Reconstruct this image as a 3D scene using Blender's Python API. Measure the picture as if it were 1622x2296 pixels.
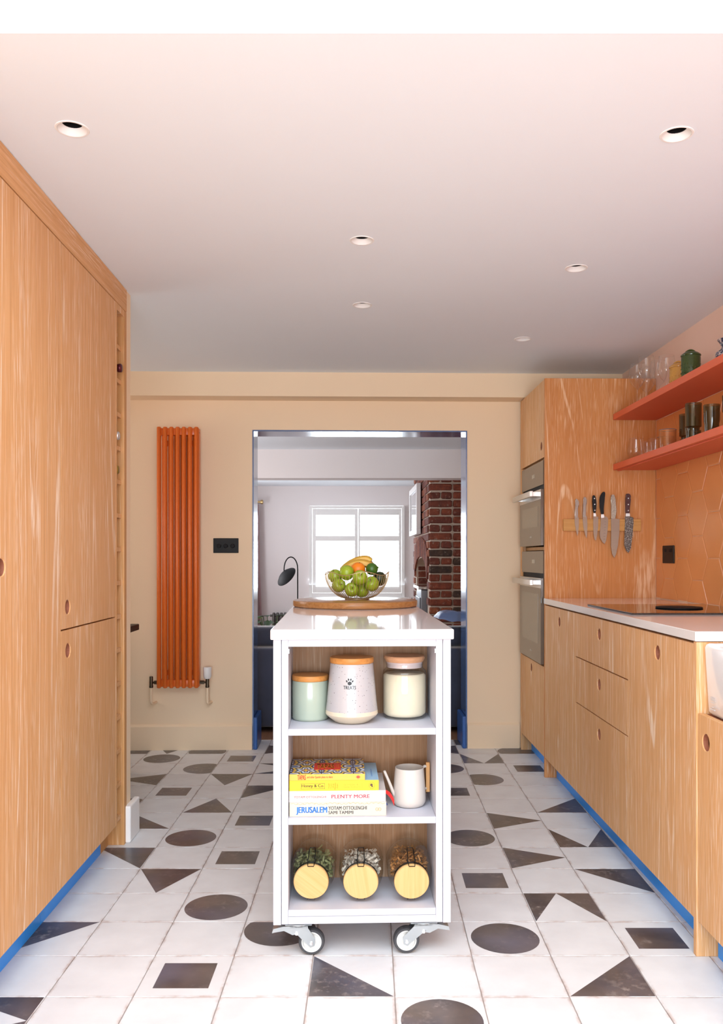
import bpy, bmesh, math, random
from mathutils import Vector, Matrix
random.seed(7)
for _o in list(bpy.data.objects): bpy.data.objects.remove(_o)
scn = bpy.context.scene
COL = scn.collection
PI = math.pi

# ------------------------------------------------------------ camera, world, lights, exposure
CAM_H = 1.1314
cd = bpy.data.cameras.new('camera'); cam = bpy.data.objects.new('camera', cd); COL.objects.link(cam)
cam.location = (0, 0, CAM_H); cam.rotation_euler = (PI/2, 0, 0)
cd.sensor_fit = 'HORIZONTAL'; cd.sensor_width = 36.0
cd.lens = 36.0*1901/1622
cd.shift_x = -20/1622; cd.shift_y = 102/1622
cd.clip_start = 0.02; cd.clip_end = 100
scn.camera = cam

world = bpy.data.worlds.new('sky'); scn.world = world; world.use_nodes = True
_bg = world.node_tree.nodes['Background']
_bg.inputs['Color'].default_value = (0.93, 0.96, 1.0, 1); _bg.inputs['Strength'].default_value = 2.0

def area(name, loc, rot, sx, sy, power, color):
    l = bpy.data.lights.new(name, 'AREA'); l.shape = 'RECTANGLE'; l.size = sx; l.size_y = sy
    l.energy = power; l.color = color
    o = bpy.data.objects.new(name, l); COL.objects.link(o); o.location = loc; o.rotation_euler = rot
    return o
# daylight entering by the glazed garden doors behind the camera, the rooflight, the nook and far windows; fill lamps are added
DAY = (0.745, 0.88, 1.0)
area('daylight_garden_doors', (0, -2.35, 1.15), (PI/2, 0, 0), 2.7, 2.1, 27, DAY)
area('fill_ceiling_uplight', (0, -2.30, 0.75), (PI/2+math.radians(38), 0, 0), 2.7, 1.2, 104, DAY)  # added uplight at the doors, put in to brighten the ceiling
area('daylight_rooflight', (0.0, 0.1, 2.62), (0, 0, 0), 2.2, 2.3, 84, DAY)
area('daylight_nook_window', (-2.72, 4.30, 1.45), (0, -PI/2-math.radians(4), 0), 1.0, 1.0, 5.5, (1.0, 0.92, 0.84))
area('fill_middle_room', (-2.20, 6.45, 1.30), (0, -PI/2-math.radians(15), 0), 1.2, 1.2, 14, (0.97, 0.94, 0.97))  # added fill lamp that lifts the dim middle room; no window known here
area('daylight_front_window', (-0.18, 11.62, 1.35), (-PI/2-math.radians(32), 0, 0), 1.3, 1.5, 52, DAY)
area('fill_front_room', (-2.25, 9.6, 1.35), (0, -PI/2-math.radians(30), 0), 1.3, 1.3, 27, (0.92, 0.94, 1.0))  # added unseen fill lamp to brighten the front room from the left

vs = scn.view_settings
vs.view_transform = 'Standard'; vs.look = 'None'; vs.gamma = 1.0; vs.use_curve_mapping = False
vs.exposure = 0.25
scn.cycles.max_bounces = 10; scn.cycles.diffuse_bounces = 6; scn.cycles.transparent_max_bounces = 24
scn.cycles.sample_clamp_indirect = 8.0

# ------------------------------------------------------------ helpers: things and meshes
def link(o, parent=None):
    COL.objects.link(o)
    if parent is not None: o.parent = parent
    return o
def tag(o, label=None, cat=None, group=None, kind=None):
    if label: o['label'] = label
    if cat: o['category'] = cat
    if group: o['group'] = group
    if kind: o['kind'] = kind
    return o
def thing(name, label, cat, loc=(0, 0, 0), rotz=0.0, group=None, rot=None):
    o = bpy.data.objects.new(name, None); o.empty_display_size = 0.05
    COL.objects.link(o); o.location = loc; o.rotation_euler = rot if rot else (0, 0, rotz)
    return tag(o, label, cat, group)
def obj(name, bm, mats, parent=None, smooth=None, loc=(0, 0, 0), rot=(0, 0, 0)):
    me = bpy.data.meshes.new(name)
    bmesh.ops.recalc_face_normals(bm, faces=bm.faces[:])
    bm.to_mesh(me); bm.free()
    if not isinstance(mats, (list, tuple)): mats = [mats]
    for m in mats: me.materials.append(m)
    if smooth:
        me.shade_smooth(); me.set_sharp_from_angle(angle=math.radians(smooth))
    o = bpy.data.objects.new(name, me); o.location = loc; o.rotation_euler = rot
    return link(o, parent)
def inst(name, me, parent=None, loc=(0, 0, 0), rot=(0, 0, 0), scale=None):
    o = bpy.data.objects.new(name, me); o.location = loc; o.rotation_euler = rot
    if scale: o.scale = scale
    return link(o, parent)
def copy_tree(o, parent=None):
    c = o.copy(); COL.objects.link(c); c.parent = parent
    for ch in o.children: copy_tree(ch, c)
    return c
def B(): return bmesh.new()
def setm(faces, mi):
    for f in faces: f.material_index = mi
def box(bm, x0, x1, y0, y1, z0, z1, bev=0.0, mi=0, seg=2, mx=None):
    before = set(bm.faces)
    M = Matrix.Translation(((x0+x1)/2, (y0+y1)/2, (z0+z1)/2)) @ Matrix.Diagonal((x1-x0, y1-y0, z1-z0, 1))
    if mx is not None: M = mx @ M
    r = bmesh.ops.create_cube(bm, size=1.0, matrix=M)
    if bev > 0:
        es = list({e for v in r['verts'] for e in v.link_edges})
        bmesh.ops.bevel(bm, geom=es, offset=bev, segments=seg, affect='EDGES', profile=0.5, clamp_overlap=True)
    setm([f for f in bm.faces if f not in before], mi)
    return bm
def lathe(bm, prof, seg=28, mx=None, mi=0, closed=False):
    rings = []
    mx = mx or Matrix.Identity(4)
    for r, z in prof:
        if r < 1e-6: rings.append([bm.verts.new(mx @ Vector((0, 0, z)))])
        else: rings.append([bm.verts.new(mx @ Vector((r*math.cos(2*PI*k/seg), r*math.sin(2*PI*k/seg), z))) for k in range(seg)])
    fs = []
    pairs = list(zip(rings[:-1], rings[1:]))
    if closed: pairs.append((rings[-1], rings[0]))
    for a, b in pairs:
        for k in range(seg):
            k2 = (k+1) % seg
            va = [a[0]] if len(a) == 1 else [a[k], a[k2]]
            vb = [b[0]] if len(b) == 1 else [b[k2], b[k]]
            if len(va)+len(vb) >= 3: fs.append(bm.faces.new(va+vb))
    setm(fs, mi)
    return fs
def tube(bm, pts, r, seg=8, closed=False, mi=0, cap=True):
    pts = [Vector(p) for p in pts]; n = len(pts)
    rad = r if isinstance(r, (list, tuple)) else [r]*n
    rings = []; up = None
    for i, p in enumerate(pts):
        if closed: t = pts[(i+1) % n]-pts[i-1]
        else: t = pts[min(i+1, n-1)]-pts[max(i-1, 0)]
        t.normalize()
        if up is None:
            up = Vector((0, 0, 1)) if abs(t.z) < 0.9 else Vector((1, 0, 0))
        a = up - t*up.dot(t)
        if a.length < 1e-5: a = t.orthogonal()
        a.normalize(); b = t.cross(a); up = a
        rings.append([bm.verts.new(p + (a*math.cos(2*PI*k/seg)+b*math.sin(2*PI*k/seg))*rad[i]) for k in range(seg)])
    fs = []
    prs = list(zip(rings[:-1], rings[1:]))
    if closed: prs.append((rings[-1], rings[0]))
    for a, b in prs:
        for k in range(seg):
            k2 = (k+1) % seg
            fs.append(bm.faces.new((a[k], a[k2], b[k2], b[k])))
    if cap and not closed:
        fs.append(bm.faces.new(rings[0][::-1])); fs.append(bm.faces.new(rings[-1]))
    setm(fs, mi)
    return fs
def prism(bm, pts, f, mi=0):
    """pts: 2D outline; f(u, v, k) -> 3D point for k = 0 (one cap) and 1 (other cap)"""
    a = [bm.verts.new(f(u, v, 0)) for u, v in pts]; b = [bm.verts.new(f(u, v, 1)) for u, v in pts]
    n = len(pts)
    fs = [bm.faces.new(a[::-1]), bm.faces.new(b)]
    for i in range(n):
        j = (i+1) % n
        fs.append(bm.faces.new((a[i], a[j], b[j], b[i])))
    setm(fs, mi)
    return fs
def bezier(p0, p1, p2, n=10):
    p0, p1, p2 = Vector(p0), Vector(p1), Vector(p2)
    return [p0*(1-t)**2 + p1*2*t*(1-t) + p2*t*t for t in [i/n for i in range(n+1)]]
def holed_panel(bm, y0, y1, z0, z1, x0, x1, hole=None, mi=0, seg=28):
    """a door: slab between x0 and x1 over (y, z), with one round finger hole through it"""
    if hole is None:
        return box(bm, x0, x1, y0, y1, z0, z1, 0.0012, mi, 1)
    cy, cz, r = hole
    ang = [2*PI*k/seg for k in range(seg)] + [math.atan2(z-cz, y-cy) % (2*PI) for y in (y0, y1) for z in (z0, z1)]
    ang = sorted(set(ang))
    def outer(a):
        c, s = math.cos(a), math.sin(a); t = 1e9
        if c > 1e-9: t = min(t, (y1-cy)/c)
        if c < -1e-9: t = min(t, (y0-cy)/c)
        if s > 1e-9: t = min(t, (z1-cz)/s)
        if s < -1e-9: t = min(t, (z0-cz)/s)
        return cy+c*t, cz+s*t
    L = []
    for x in (x0, x1):
        ch = 0.0025
        L.append(([bm.verts.new((x, *outer(a))) for a in ang],
                  [bm.verts.new((x, cy+(r+ch)*math.cos(a), cz+(r+ch)*math.sin(a))) for a in ang],
                  [bm.verts.new((x+(ch if x == min(x0, x1) else -ch), cy+r*math.cos(a), cz+r*math.sin(a))) for a in ang]))
    n = len(ang); fs = []; inner = []
    for k in range(n):
        j = (k+1) % n
        for o_, h_, c_ in L:
            fs.append(bm.faces.new((o_[k], o_[j], h_[j], h_[k])))
            fs.append(bm.faces.new((h_[k], h_[j], c_[j], c_[k])))
        fs.append(bm.faces.new((L[0][0][k], L[0][0][j], L[1][0][j], L[1][0][k])))
        inner.append(bm.faces.new((L[0][2][k], L[0][2][j], L[1][2][j], L[1][2][k])))
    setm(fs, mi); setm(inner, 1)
    return bm
def text_mesh(s, w, h, m, parent, place, name='lettering', bold=0.0, wrap=None):
    """lettering as flat mesh, fitted to w x h (centred); place(u, v) -> 3D point"""
    cu = bpy.data.curves.new('txt', 'FONT'); cu.body = s; cu.align_x = 'CENTER'; cu.resolution_u = 3
    t = bpy.data.objects.new('txt', cu); COL.objects.link(t)
    dg = bpy.context.evaluated_depsgraph_get()
    me = bpy.data.meshes.new_from_object(t.evaluated_get(dg))
    bpy.data.objects.remove(t); bpy.data.curves.remove(cu)
    xs = [v.co.x for v in me.vertices]; ys = [v.co.y for v in me.vertices]
    ax, bx, ay, by = min(xs), max(xs), min(ys), max(ys)
    flat = [(((v.co.x-ax)/(bx-ax)-0.5)*w, ((v.co.y-ay)/(by-ay)-0.5)*h) for v in me.vertices]
    polys = [tuple(p_.vertices) for p_ in me.polygons]; bpy.data.meshes.remove(me)
    V = []; F = []
    for k in range(3 if bold else 1):               # heavier strokes: the outline laid down again a hair to the side
        dx = (k-1)*bold*h if bold else 0.0; o0 = len(V)
        V += [place(u+dx, q) for u, q in flat]; F += [tuple(i+o0 for i in f) for f in polys]
    me = bpy.data.meshes.new(name); me.from_pydata([tuple(p_) for p_ in V], [], F)
    me.materials.append(m); me.name = name
    o = bpy.data.objects.new(name, me)
    return link(o, parent)

# ------------------------------------------------------------ materials
class NT:
    def __init__(s, name):
        s.m = bpy.data.materials.new(name); s.m.use_nodes = True
        s.t = s.m.node_tree; s.p = s.t.nodes['Principled BSDF']; s.out = s.t.nodes['Material Output']
    def n(s, typ, **kw):
        nd = s.t.nodes.new(typ)
        for k, v in kw.items():
            if k.startswith('_'): setattr(nd, k[1:], v)
            else: nd.inputs[k].default_value = v
        return nd
    def l(s, a, b): s.t.links.new(a, b)
    def noise(s, vec, scale, detail=3.0, rough=0.55, dist=0.0):
        nd = s.n('ShaderNodeTexNoise'); nd.inputs['Scale'].default_value = scale
        nd.inputs['Detail'].default_value = detail; nd.inputs['Roughness'].default_value = rough
        nd.inputs['Distortion'].default_value = dist
        if vec is not None: s.l(vec, nd.inputs['Vector'])
        return nd.outputs['Fac']
    def ramp(s, fac, stops):
        nd = s.n('ShaderNodeValToRGB'); r = nd.color_ramp
        while len(r.elements) < len(stops): r.elements.new(0.5)
        for e, (p, c) in zip(r.elements, stops):
            e.position = p; e.color = (c, c, c, 1) if isinstance(c, (int, float)) else (*c, 1)
        s.l(fac, nd.inputs['Fac'])
        return nd.outputs['Color']
    def math(s, op, a, b=None):
        nd = s.n('ShaderNodeMath', _operation=op)
        for i, x in enumerate((a, b)):
            if x is None: continue
            if isinstance(x, (int, float)): nd.inputs[i].default_value = x
            else: s.l(x, nd.inputs[i])
        return nd.outputs[0]
    def mix(s, fac, a, b):
        nd = s.n('ShaderNodeMix', _data_type='RGBA')
        for idx, x in ((0, fac), (6, a), (7, b)):
            if isinstance(x, (int, float)): nd.inputs[idx].default_value = x
            elif isinstance(x, tuple): nd.inputs[idx].default_value = (*x, 1)
            else: s.l(x, nd.inputs[idx])
        return nd.outputs[2]
    def objvec(s, scale=(1, 1, 1), rnd=10.0):
        tc = s.n('ShaderNodeTexCoord'); oi = s.n('ShaderNodeObjectInfo')
        mp = s.n('ShaderNodeMapping'); mp.inputs['Scale'].default_value = scale
        ad = s.n('ShaderNodeVectorMath', _operation='ADD')
        ml = s.n('ShaderNodeMath', _operation='MULTIPLY'); ml.inputs[1].default_value = rnd
        s.l(oi.outputs['Random'], ml.inputs[0])
        s.l(tc.outputs['Object'], mp.inputs['Vector']); s.l(mp.outputs['Vector'], ad.inputs[0]); s.l(ml.outputs[0], ad.inputs[1])
        return ad.outputs['Vector']
    def bump(s, h, strength=0.2, dist=0.002):
        nd = s.n('ShaderNodeBump'); nd.inputs['Strength'].default_value = strength; nd.inputs['Distance'].default_value = dist
        s.l(h, nd.inputs['Height']); s.l(nd.outputs['Normal'], s.p.inputs['Normal'])
    def set(s, **kw):
        for k, v in kw.items():
            k = {'rough': 'Roughness', 'metal': 'Metallic', 'spec': 'Specular IOR Level', 'coat': 'Coat Weight', 'coat_rough': 'Coat Roughness',
                 'sheen': 'Sheen Weight', 'trans': 'Transmission Weight', 'ior': 'IOR', 'sss': 'Subsurface Weight'}[k]
            s.p.inputs[k].default_value = v
        return s
def plain(name, col, rough=0.5, var=0.04, scale=12.0, stretch=(1, 1, 1), bump=0.0, **kw):
    t = NT(name); v = t.objvec(stretch)
    f = t.noise(v, scale, 4.0)
    a = tuple(max(0, c*(1-var*1.6)) for c in col); b = tuple(min(1, c*(1+var)) for c in col)
    t.l(t.mix(f, a, b), t.p.inputs['Base Color'])
    t.set(rough=rough, **kw)
    if bump: t.bump(f, bump)
    return t.m
def wood(name, base, dark, lime, axis='z', limef=1.0, rough=0.55, flecks=1.0, cath=1.0):
    """open-grained limed oak: pores run along one axis, pale filler in them"""
    t = NT(name)
    def sc(a, b): return {'z': (a, a, b), 'y': (a, b, a), 'x': (b, a, a)}[axis]
    tone = t.noise(t.objvec(sc(9.0, 0.45)), 1.0, 2.0)
    streak = t.noise(t.objvec(sc(120, 1.8)), 1.0, 3.0, 0.6)
    pore = t.noise(t.objvec(sc(330, 9.0)), 1.0, 2.0, 0.55)
    figure = t.noise(t.objvec(sc(3.6, 0.24)), 1.0, 0.6, 0.4, 0.2)
    rings = t.math('SINE', t.math('MULTIPLY', figure, 92.0))
    lines = t.ramp(t.math('ADD', t.math('MULTIPLY', rings, 0.5), 0.5), [(0.0, 0.0), (0.955, 0.0), (0.992, 1.0)])
    brk = t.ramp(t.noise(t.objvec(sc(90, 7.0)), 1.0, 3.0), [(0.40, 0.1), (0.60, 1.0)])
    zone = t.ramp(t.noise(t.objvec(sc(2.6, 0.5)), 1.0, 1.0), [(0.42, 0.0), (0.58, 1.0)])
    patch = t.ramp(t.noise(t.objvec(sc(14, 1.3)), 1.0, 2.0), [(0.36, 0.05), (0.66, 1.0)])
    c = t.mix(t.ramp(streak, [(0.32, 0.0), (0.62, 1.0)]), dark, base)
    c = t.mix(t.math('MULTIPLY', t.ramp(tone, [(0.35, 0.0), (0.7, 1.0)]), 0.4), c, tuple(x*y for x, y in zip(base, (0.92, 0.84, 0.76))))
    pf = t.math('MULTIPLY', t.math('MULTIPLY', t.ramp(pore, [(0.54, 0.0), (0.64, 1.0)]), patch), 0.72*limef*flecks)
    lf = t.math('MULTIPLY', t.math('MULTIPLY', lines, t.math('MULTIPLY', brk, zone)), 0.75*limef*cath)
    fac = t.math('MINIMUM', t.math('ADD', pf, lf), 1.0)
    c = t.mix(fac, c, lime)
    t.l(c, t.p.inputs['Base Color']); t.set(rough=rough, spec=0.3)
    t.bump(fac, 0.12, 0.0008)
    return t.m
def glass(name, tint=(1, 1, 1), rough=0.02, refl=1.0, dens=0.0, body=(0.5, 0.5, 0.5)):
    """thin clear glass: lets light straight through and mirrors at its rims"""
    t = NT(name); t.t.nodes.remove(t.p)
    tr = t.n('ShaderNodeBsdfTransparent'); tr.inputs['Color'].default_value = (*tint, 1)
    gl = t.n('ShaderNodeBsdfGlossy'); gl.inputs['Roughness'].default_value = rough
    fr = t.n('ShaderNodeLayerWeight'); fr.inputs['Blend'].default_value = 0.5
    sch = t.math('ADD', t.math('MULTIPLY', t.math('POWER', fr.outputs['Facing'], 3.0), 0.66*refl), 0.06*refl)
    m = t.n('ShaderNodeMixShader'); t.l(sch, m.inputs[0])
    t.l(tr.outputs[0], m.inputs[1]); t.l(gl.outputs[0], m.inputs[2]); last = m
    if dens:
        df = t.n('ShaderNodeBsdfDiffuse'); df.inputs['Color'].default_value = (*body, 1)
        m2 = t.n('ShaderNodeMixShader'); m2.inputs[0].default_value = dens
        t.l(m.outputs[0], m2.inputs[1]); t.l(df.outputs[0], m2.inputs[2]); last = m2
    t.l(last.outputs[0], t.out.inputs['Surface'])
    return t.m

OAK = wood('limed_oak', (0.72, 0.405, 0.185), (0.60, 0.31, 0.122), (0.90, 0.73, 0.56))
OAKH = wood('limed_oak_along', (0.72, 0.405, 0.185), (0.60, 0.31, 0.122), (0.90, 0.73, 0.56), axis='y')
OAKR = wood('limed_oak_shaded', (0.63, 0.265, 0.085), (0.53, 0.20, 0.055), (0.84, 0.56, 0.35))  # same oak, with the dark side's deeper orange put into its colour
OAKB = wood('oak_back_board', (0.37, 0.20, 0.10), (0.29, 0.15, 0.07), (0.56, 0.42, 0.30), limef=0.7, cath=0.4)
OAKIN = wood('oak_inside', (0.62, 0.33, 0.13), (0.50, 0.24, 0.08), (0.80, 0.60, 0.42), limef=0.5)
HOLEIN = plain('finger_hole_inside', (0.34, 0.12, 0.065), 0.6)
BAMBOO = wood('bamboo', (0.80, 0.50, 0.22), (0.70, 0.40, 0.15), (0.86, 0.60, 0.33), limef=0.35, rough=0.45, cath=0.2)
BAMBOOL = wood('bamboo_lid', (0.72, 0.46, 0.20), (0.64, 0.38, 0.14), (0.78, 0.54, 0.27), axis='y', limef=0.35, rough=0.45, cath=0.2)
BAMBOOX = wood('bamboo_along', (0.62, 0.32, 0.10), (0.50, 0.24, 0.06), (0.70, 0.42, 0.17), axis='x', limef=0.3, rough=0.45, cath=0.2)
LIDWOOD = wood('acacia_lid', (0.60, 0.26, 0.07), (0.48, 0.19, 0.045), (0.66, 0.34, 0.12), axis='x', limef=0.3, rough=0.4, cath=0.3)
BEECH = wood('beech_lid', (0.66, 0.36, 0.20), (0.58, 0.29, 0.15), (0.72, 0.46, 0.30), axis='x', limef=0.3, rough=0.45, cath=0.2)
BOARDW = wood('oak_board', (0.42, 0.20, 0.07), (0.30, 0.13, 0.04), (0.52, 0.28, 0.12), axis='x', limef=0.4, rough=0.22)
CEIL = plain('ceiling_paint', (0.80, 0.85, 0.905), 0.9, 0.01, 3)
WALLP = plain('wall_paint', (0.87, 0.68, 0.475), 0.85, 0.015, 2)
WALLPINK = plain('wall_paint_pink', (0.80, 0.58, 0.48), 0.85, 0.015, 2)
WALLW = plain('living_room_paint', (0.82, 0.76, 0.75), 0.9, 0.012, 2)
TRIMW = plain('white_trim', (0.86, 0.84, 0.82), 0.5, 0.015, 6)
BLUE = plain('blue_paint', (0.03, 0.32, 0.95), 0.38, 0.03, 8)
DEEPBLUE = plain('deep_blue_paint', (0.03, 0.11, 0.36), 0.3, 0.03, 8)
LINING = plain('blue_satin_lining', (0.05, 0.12, 0.30), 0.16, 0.05, 30, (40, 40, 0.4), spec=0.9, coat=0.6, coat_rough=0.12)
CART = plain('lilac_white_paint', (0.56, 0.565, 0.63), 0.42, 0.012, 5)
CARTEDGE = plain('lilac_white_paint_shelf', (0.66, 0.69, 0.74), 0.5, 0.02, 5)
QUARTZ = plain('white_quartz', (0.84, 0.80, 0.78), 0.06, 0.012, 60, spec=0.6)
TERRA = plain('terracotta_enamel', (0.74, 0.15, 0.018), 0.34, 0.02, 6)
TERRAS = plain('terracotta_shelf_paint', (0.70, 0.135, 0.058), 0.5, 0.02, 6)
BLACK = plain('black_satin', (0.012, 0.011, 0.011), 0.45, 0.1, 30, spec=0.22)
BLACKM = plain('black_matt', (0.012, 0.011, 0.012), 0.6, 0.1, 30, spec=0.2)
BLACKG = plain('black_glass', (0.006, 0.005, 0.005), 0.03, 0.1, 5, spec=0.7)
STEEL = plain('brushed_steel', (0.62, 0.60, 0.58), 0.28, 0.05, 40, (1, 1, 40), metal=1.0)
CHROME = plain('chrome', (0.80, 0.80, 0.80), 0.1, 0.02, 10, metal=1.0)
ZINC = plain('zinc_plate', (0.50, 0.53, 0.54), 0.32, 0.06, 20, metal=0.9)
BRONZE = plain('dark_bronze', (0.10, 0.075, 0.05), 0.3, 0.1, 20, metal=0.8)
BRASS = plain('soft_brass', (0.60, 0.42, 0.20), 0.35, 0.05, 20, metal=0.9)
GOLDWIRE = plain('champagne_wire', (0.52, 0.38, 0.22), 0.4, 0.05, 20, metal=0.6)
OVENG = plain('bronze_oven_glass', (0.115, 0.085, 0.062), 0.12, 0.03, 3, spec=0.8)
OVENW = plain('oven_window_glass', (0.20, 0.165, 0.12), 0.1, 0.03, 3, spec=0.8)
WHITEPL = plain('white_plastic', (0.78, 0.76, 0.74), 0.45, 0.01, 5)
CERAM = plain('white_ceramic', (0.84, 0.83, 0.84), 0.12, 0.01, 5)
RUBBER = plain('grey_rubber', (0.05, 0.05, 0.055), 0.6, 0.1, 30)
HUBPL = plain('wheel_hub_plastic', (0.72, 0.72, 0.69), 0.4, 0.02, 20)
CLEAR = glass('clear_glass')
JARG = glass('jar_glass', (0.97, 0.98, 0.97), refl=0.9)
COPPERG = glass('copper_lustre_glass', (0.90, 0.62, 0.42), refl=1.2, dens=0.35, body=(0.55, 0.26, 0.10))
SMOKE = glass('olive_smoke_glass', (0.42, 0.38, 0.20), refl=1.3, dens=0.35, body=(0.06, 0.05, 0.02))
DARKG = glass('near_black_glass', (0.10, 0.12, 0.10), refl=1.3, dens=0.5, body=(0.01, 0.012, 0.012))
BLUERIM = plain('blue_glass_rim', (0.10, 0.16, 0.24), 0.2)

# ------------------------------------------------------------ the setting
T = 0.225; GX = -3.72*T; GY = 9.7028*T           # floor tile pitch and grid origin
def struct(name, bm, m, parent=None, loc=(0, 0, 0), rot=(0, 0, 0), smooth=None, label=None):
    o = obj(name, bm, m, parent, smooth, loc, rot); o['kind'] = 'structure'
    if label: o['label'] = label
    return o

# floor tile materials
def tile_mat(name, dark):
    t = NT(name)
    tc = t.n('ShaderNodeTexCoord'); sep = t.n('ShaderNodeSeparateXYZ'); t.l(tc.outputs['Object'], sep.inputs[0])
    v = t.objvec((1, 1, 1))
    edge = t.math('MAXIMUM', t.math('ABSOLUTE', sep.outputs[0]), t.math('ABSOLUTE', sep.outputs[1]))
    big = t.noise(v, 7.0, 4.0); fine = t.noise(v, 45.0, 4.0, 0.6)
    brk = t.ramp(t.noise(v, 14.0, 3.0, 0.6), [(0.44, 0.0), (0.62, 1.0)])
    rim = t.ramp(t.math('ADD', edge, t.math('MULTIPLY', fine, 0.012)), [(0.109, 0.0), (0.1185, 1.0)])
    if dark:
        c = t.mix(t.ramp(big, [(0.3, 0.0), (0.7, 1.0)]), (0.05, 0.043, 0.047), (0.15, 0.118, 0.105))
        c = t.mix(t.ramp(t.noise(v, 4.0, 2.0), [(0.45, 0.0), (0.75, 0.6)]), c, (0.12, 0.13, 0.20))
        wear = t.math('MULTIPLY', t.ramp(fine, [(0.52, 0.0), (0.72, 1.0)]), t.ramp(t.noise(v, 6.0, 2.0), [(0.42, 0.0), (0.7, 0.8)]))
        c = t.mix(wear, c, (0.40, 0.35, 0.32))
        t.set(rough=0.30, spec=0.5)
    else:
        c = t.mix(t.ramp(big, [(0.3, 0.0), (0.75, 1.0)]), (0.77, 0.78, 0.79), (0.67, 0.67, 0.68))
        c = t.mix(t.math('MULTIPLY', rim, t.math('MULTIPLY', brk, 0.75)), c, (0.42, 0.29, 0.24))
        t.set(rough=0.45, spec=0.25)
    t.l(c, t.p.inputs['Base Color']); t.bump(big, 0.05, 0.001)
    return t.m
TILEW = tile_mat('tile_white', False); TILED = tile_mat('tile_dark_motif', True)
GROUT = plain('grout', (0.46, 0.38, 0.34), 0.9, 0.2, 40)

bm = B(); box(bm, -2.7, 1.75, -2.6, 5.27, -0.12, -0.0035)
floor = struct('floor', bm, GROUT)
# motif polygons in tile units: (0,0) near-left corner, (1,1) far-right corner
def arc(cx, cy, r, n=40):
    out = []
    for k in range(n):
        x, y = cx+r*math.cos(2*PI*k/n), cy+r*math.sin(2*PI*k/n)
        out.append((min(max(x, 0), 1), min(max(y, 0), 1)))
    res = []
    for p in out:
        if not res or (abs(p[0]-res[-1][0])+abs(p[1]-res[-1][1])) > 1e-4: res.append(p)
    return res
MOT = {
 '.': [], 'C': [arc(.5, .5, .455)], 'S': [[(.17, .19), (.83, .19), (.83, .81), (.17, .81)]],
 'Cr': [arc(.75, .5, .49)], 'Cl': [arc(.25, .5, .49)], 'Ct': [arc(.5, .75, .49)], 'Cb': [arc(.5, .25, .49)],
 'HLL': [[(0, 0), (1, 0), (0, 1)]], 'HLR': [[(0, 0), (1, 0), (1, 1)]], 'HUL': [[(0, 0), (1, 1), (0, 1)]], 'HUR': [[(1, 0), (1, 1), (0, 1)]],
 'Pd': [[(.5, 0), (1, 1), (0, 1)]], 'Pu': [[(0, 0), (1, 0), (.5, 1)]], 'Pr': [[(0, 0), (1, .5), (0, 1)]], 'Pl': [[(1, 0), (1, 1), (0, .5)]],
 'Nu': [[(0, 0), (.5, 1), (0, 1)], [(1, 0), (1, 1), (.5, 1)]], 'Nd': [[(0, 0), (.5, 0), (0, 1)], [(.5, 0), (1, 0), (1, 1)]],
 'Nr': [[(0, 0), (1, 0), (1, .5)], [(1, .5), (1, 1), (0, 1)]], 'Nl': [[(0, 0), (1, 0), (0, .5)], [(0, .5), (1, 1), (0, 1)]],
}
tile_me = {}
s_ = T-0.0028
for key, polys in MOT.items():
    bm = B(); box(bm, -s_/2, s_/2, -s_/2, s_/2, -0.0085, 0.0, 0.0009, 0, 1)
    e = 0.0012
    for poly in polys:
        vs_ = [bm.verts.new((max(-s_/2+e, min(s_/2-e, (u-.5)*s_)), max(-s_/2+e, min(s_/2-e, (v-.5)*s_)), 0.00025)) for u, v in poly]
        f = bm.faces.new(vs_); f.material_index = 1
    me = bpy.data.meshes.new('floor_tile'); bm.to_mesh(me); bm.free()
    me.materials.append(TILEW); me.materials.append(TILED); tile_me[key] = me
LAY = {(-1, -1): 'Nr', (4, -1): 'C', (1, 0): 'S', (3, 0): 'HLL', (6, 0): 'HLR', (-1, 1): 'HUL', (2, 1): 'Ct', (5, 1): 'C', (7, 1): 'S',
 (1, 2): 'C', (6, 2): 'Nu', (0, 3): 'Pd', (5, 3): 'S', (7, 3): 'HUR', (-1, 4): 'HUR', (1, 4): 'S', (6, 4): 'Pr',
 (0, 5): 'C', (5, 5): 'C', (7, 5): 'Nd', (-1, 6): 'HLL', (1, 6): 'S', (6, 6): 'Pr', (0, 7): 'Pu', (7, 7): 'HLR', (-2, 7): 'Cr',
 (-1, 8): 'S', (1, 8): 'HUL', (5, 8): 'S', (-2, 9): 'Pl', (0, 9): 'Pd', (6, 9): 'Cl', (-1, 10): 'Cr', (1, 10): 'Nr', (5, 10): 'C', (7, 10): 'S',
 (-2, 11): 'C', (0, 11): 'S', (6, 11): 'Nd', (-2, 12): 'Pd', (-1, 12): 'Cb', (1, 12): 'Pr', (5, 12): 'Pl', (7, 12): 'Cb', (1, 13): 'C', (6, 13): 'HLL',
 (3, 2): 'S', (4, 3): 'Pd', (3, 5): 'HUR', (2, 7): 'C', (4, 7): 'S', (3, 8): 'Pl', (4, 10): 'HLL', (2, 12): 'S', (3, 11): 'C', (-3, 10): 'S', (-3, 8): 'Pd',
 (2, -2): 'S', (6, -2): 'Pu', (0, -3): 'C', (4, -4): 'S', (-3, 12): 'HLR', (-1, -3): 'Pu', (7, -3): 'C'}
for j in range(-5, 14):
    for i in range(-4, 9):
        x = GX+(i+.5)*T; y = GY+(j+.5)*T
        if (x < -1.12 and y < 3.25) or x > 1.15: continue
        if j == 13 and not (-0.80 < x < 0.65): continue
        inst('floor_tile', tile_me[LAY.get((i, j), '.')], floor, (x, y, random.uniform(-0.0004, 0.0002)))

# frames: each run of the room has its own small turn in plan
RL = 0.02157; RR = 0.0144; RW = 0.019; RB = 0.0262
CZ = 2.195
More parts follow.
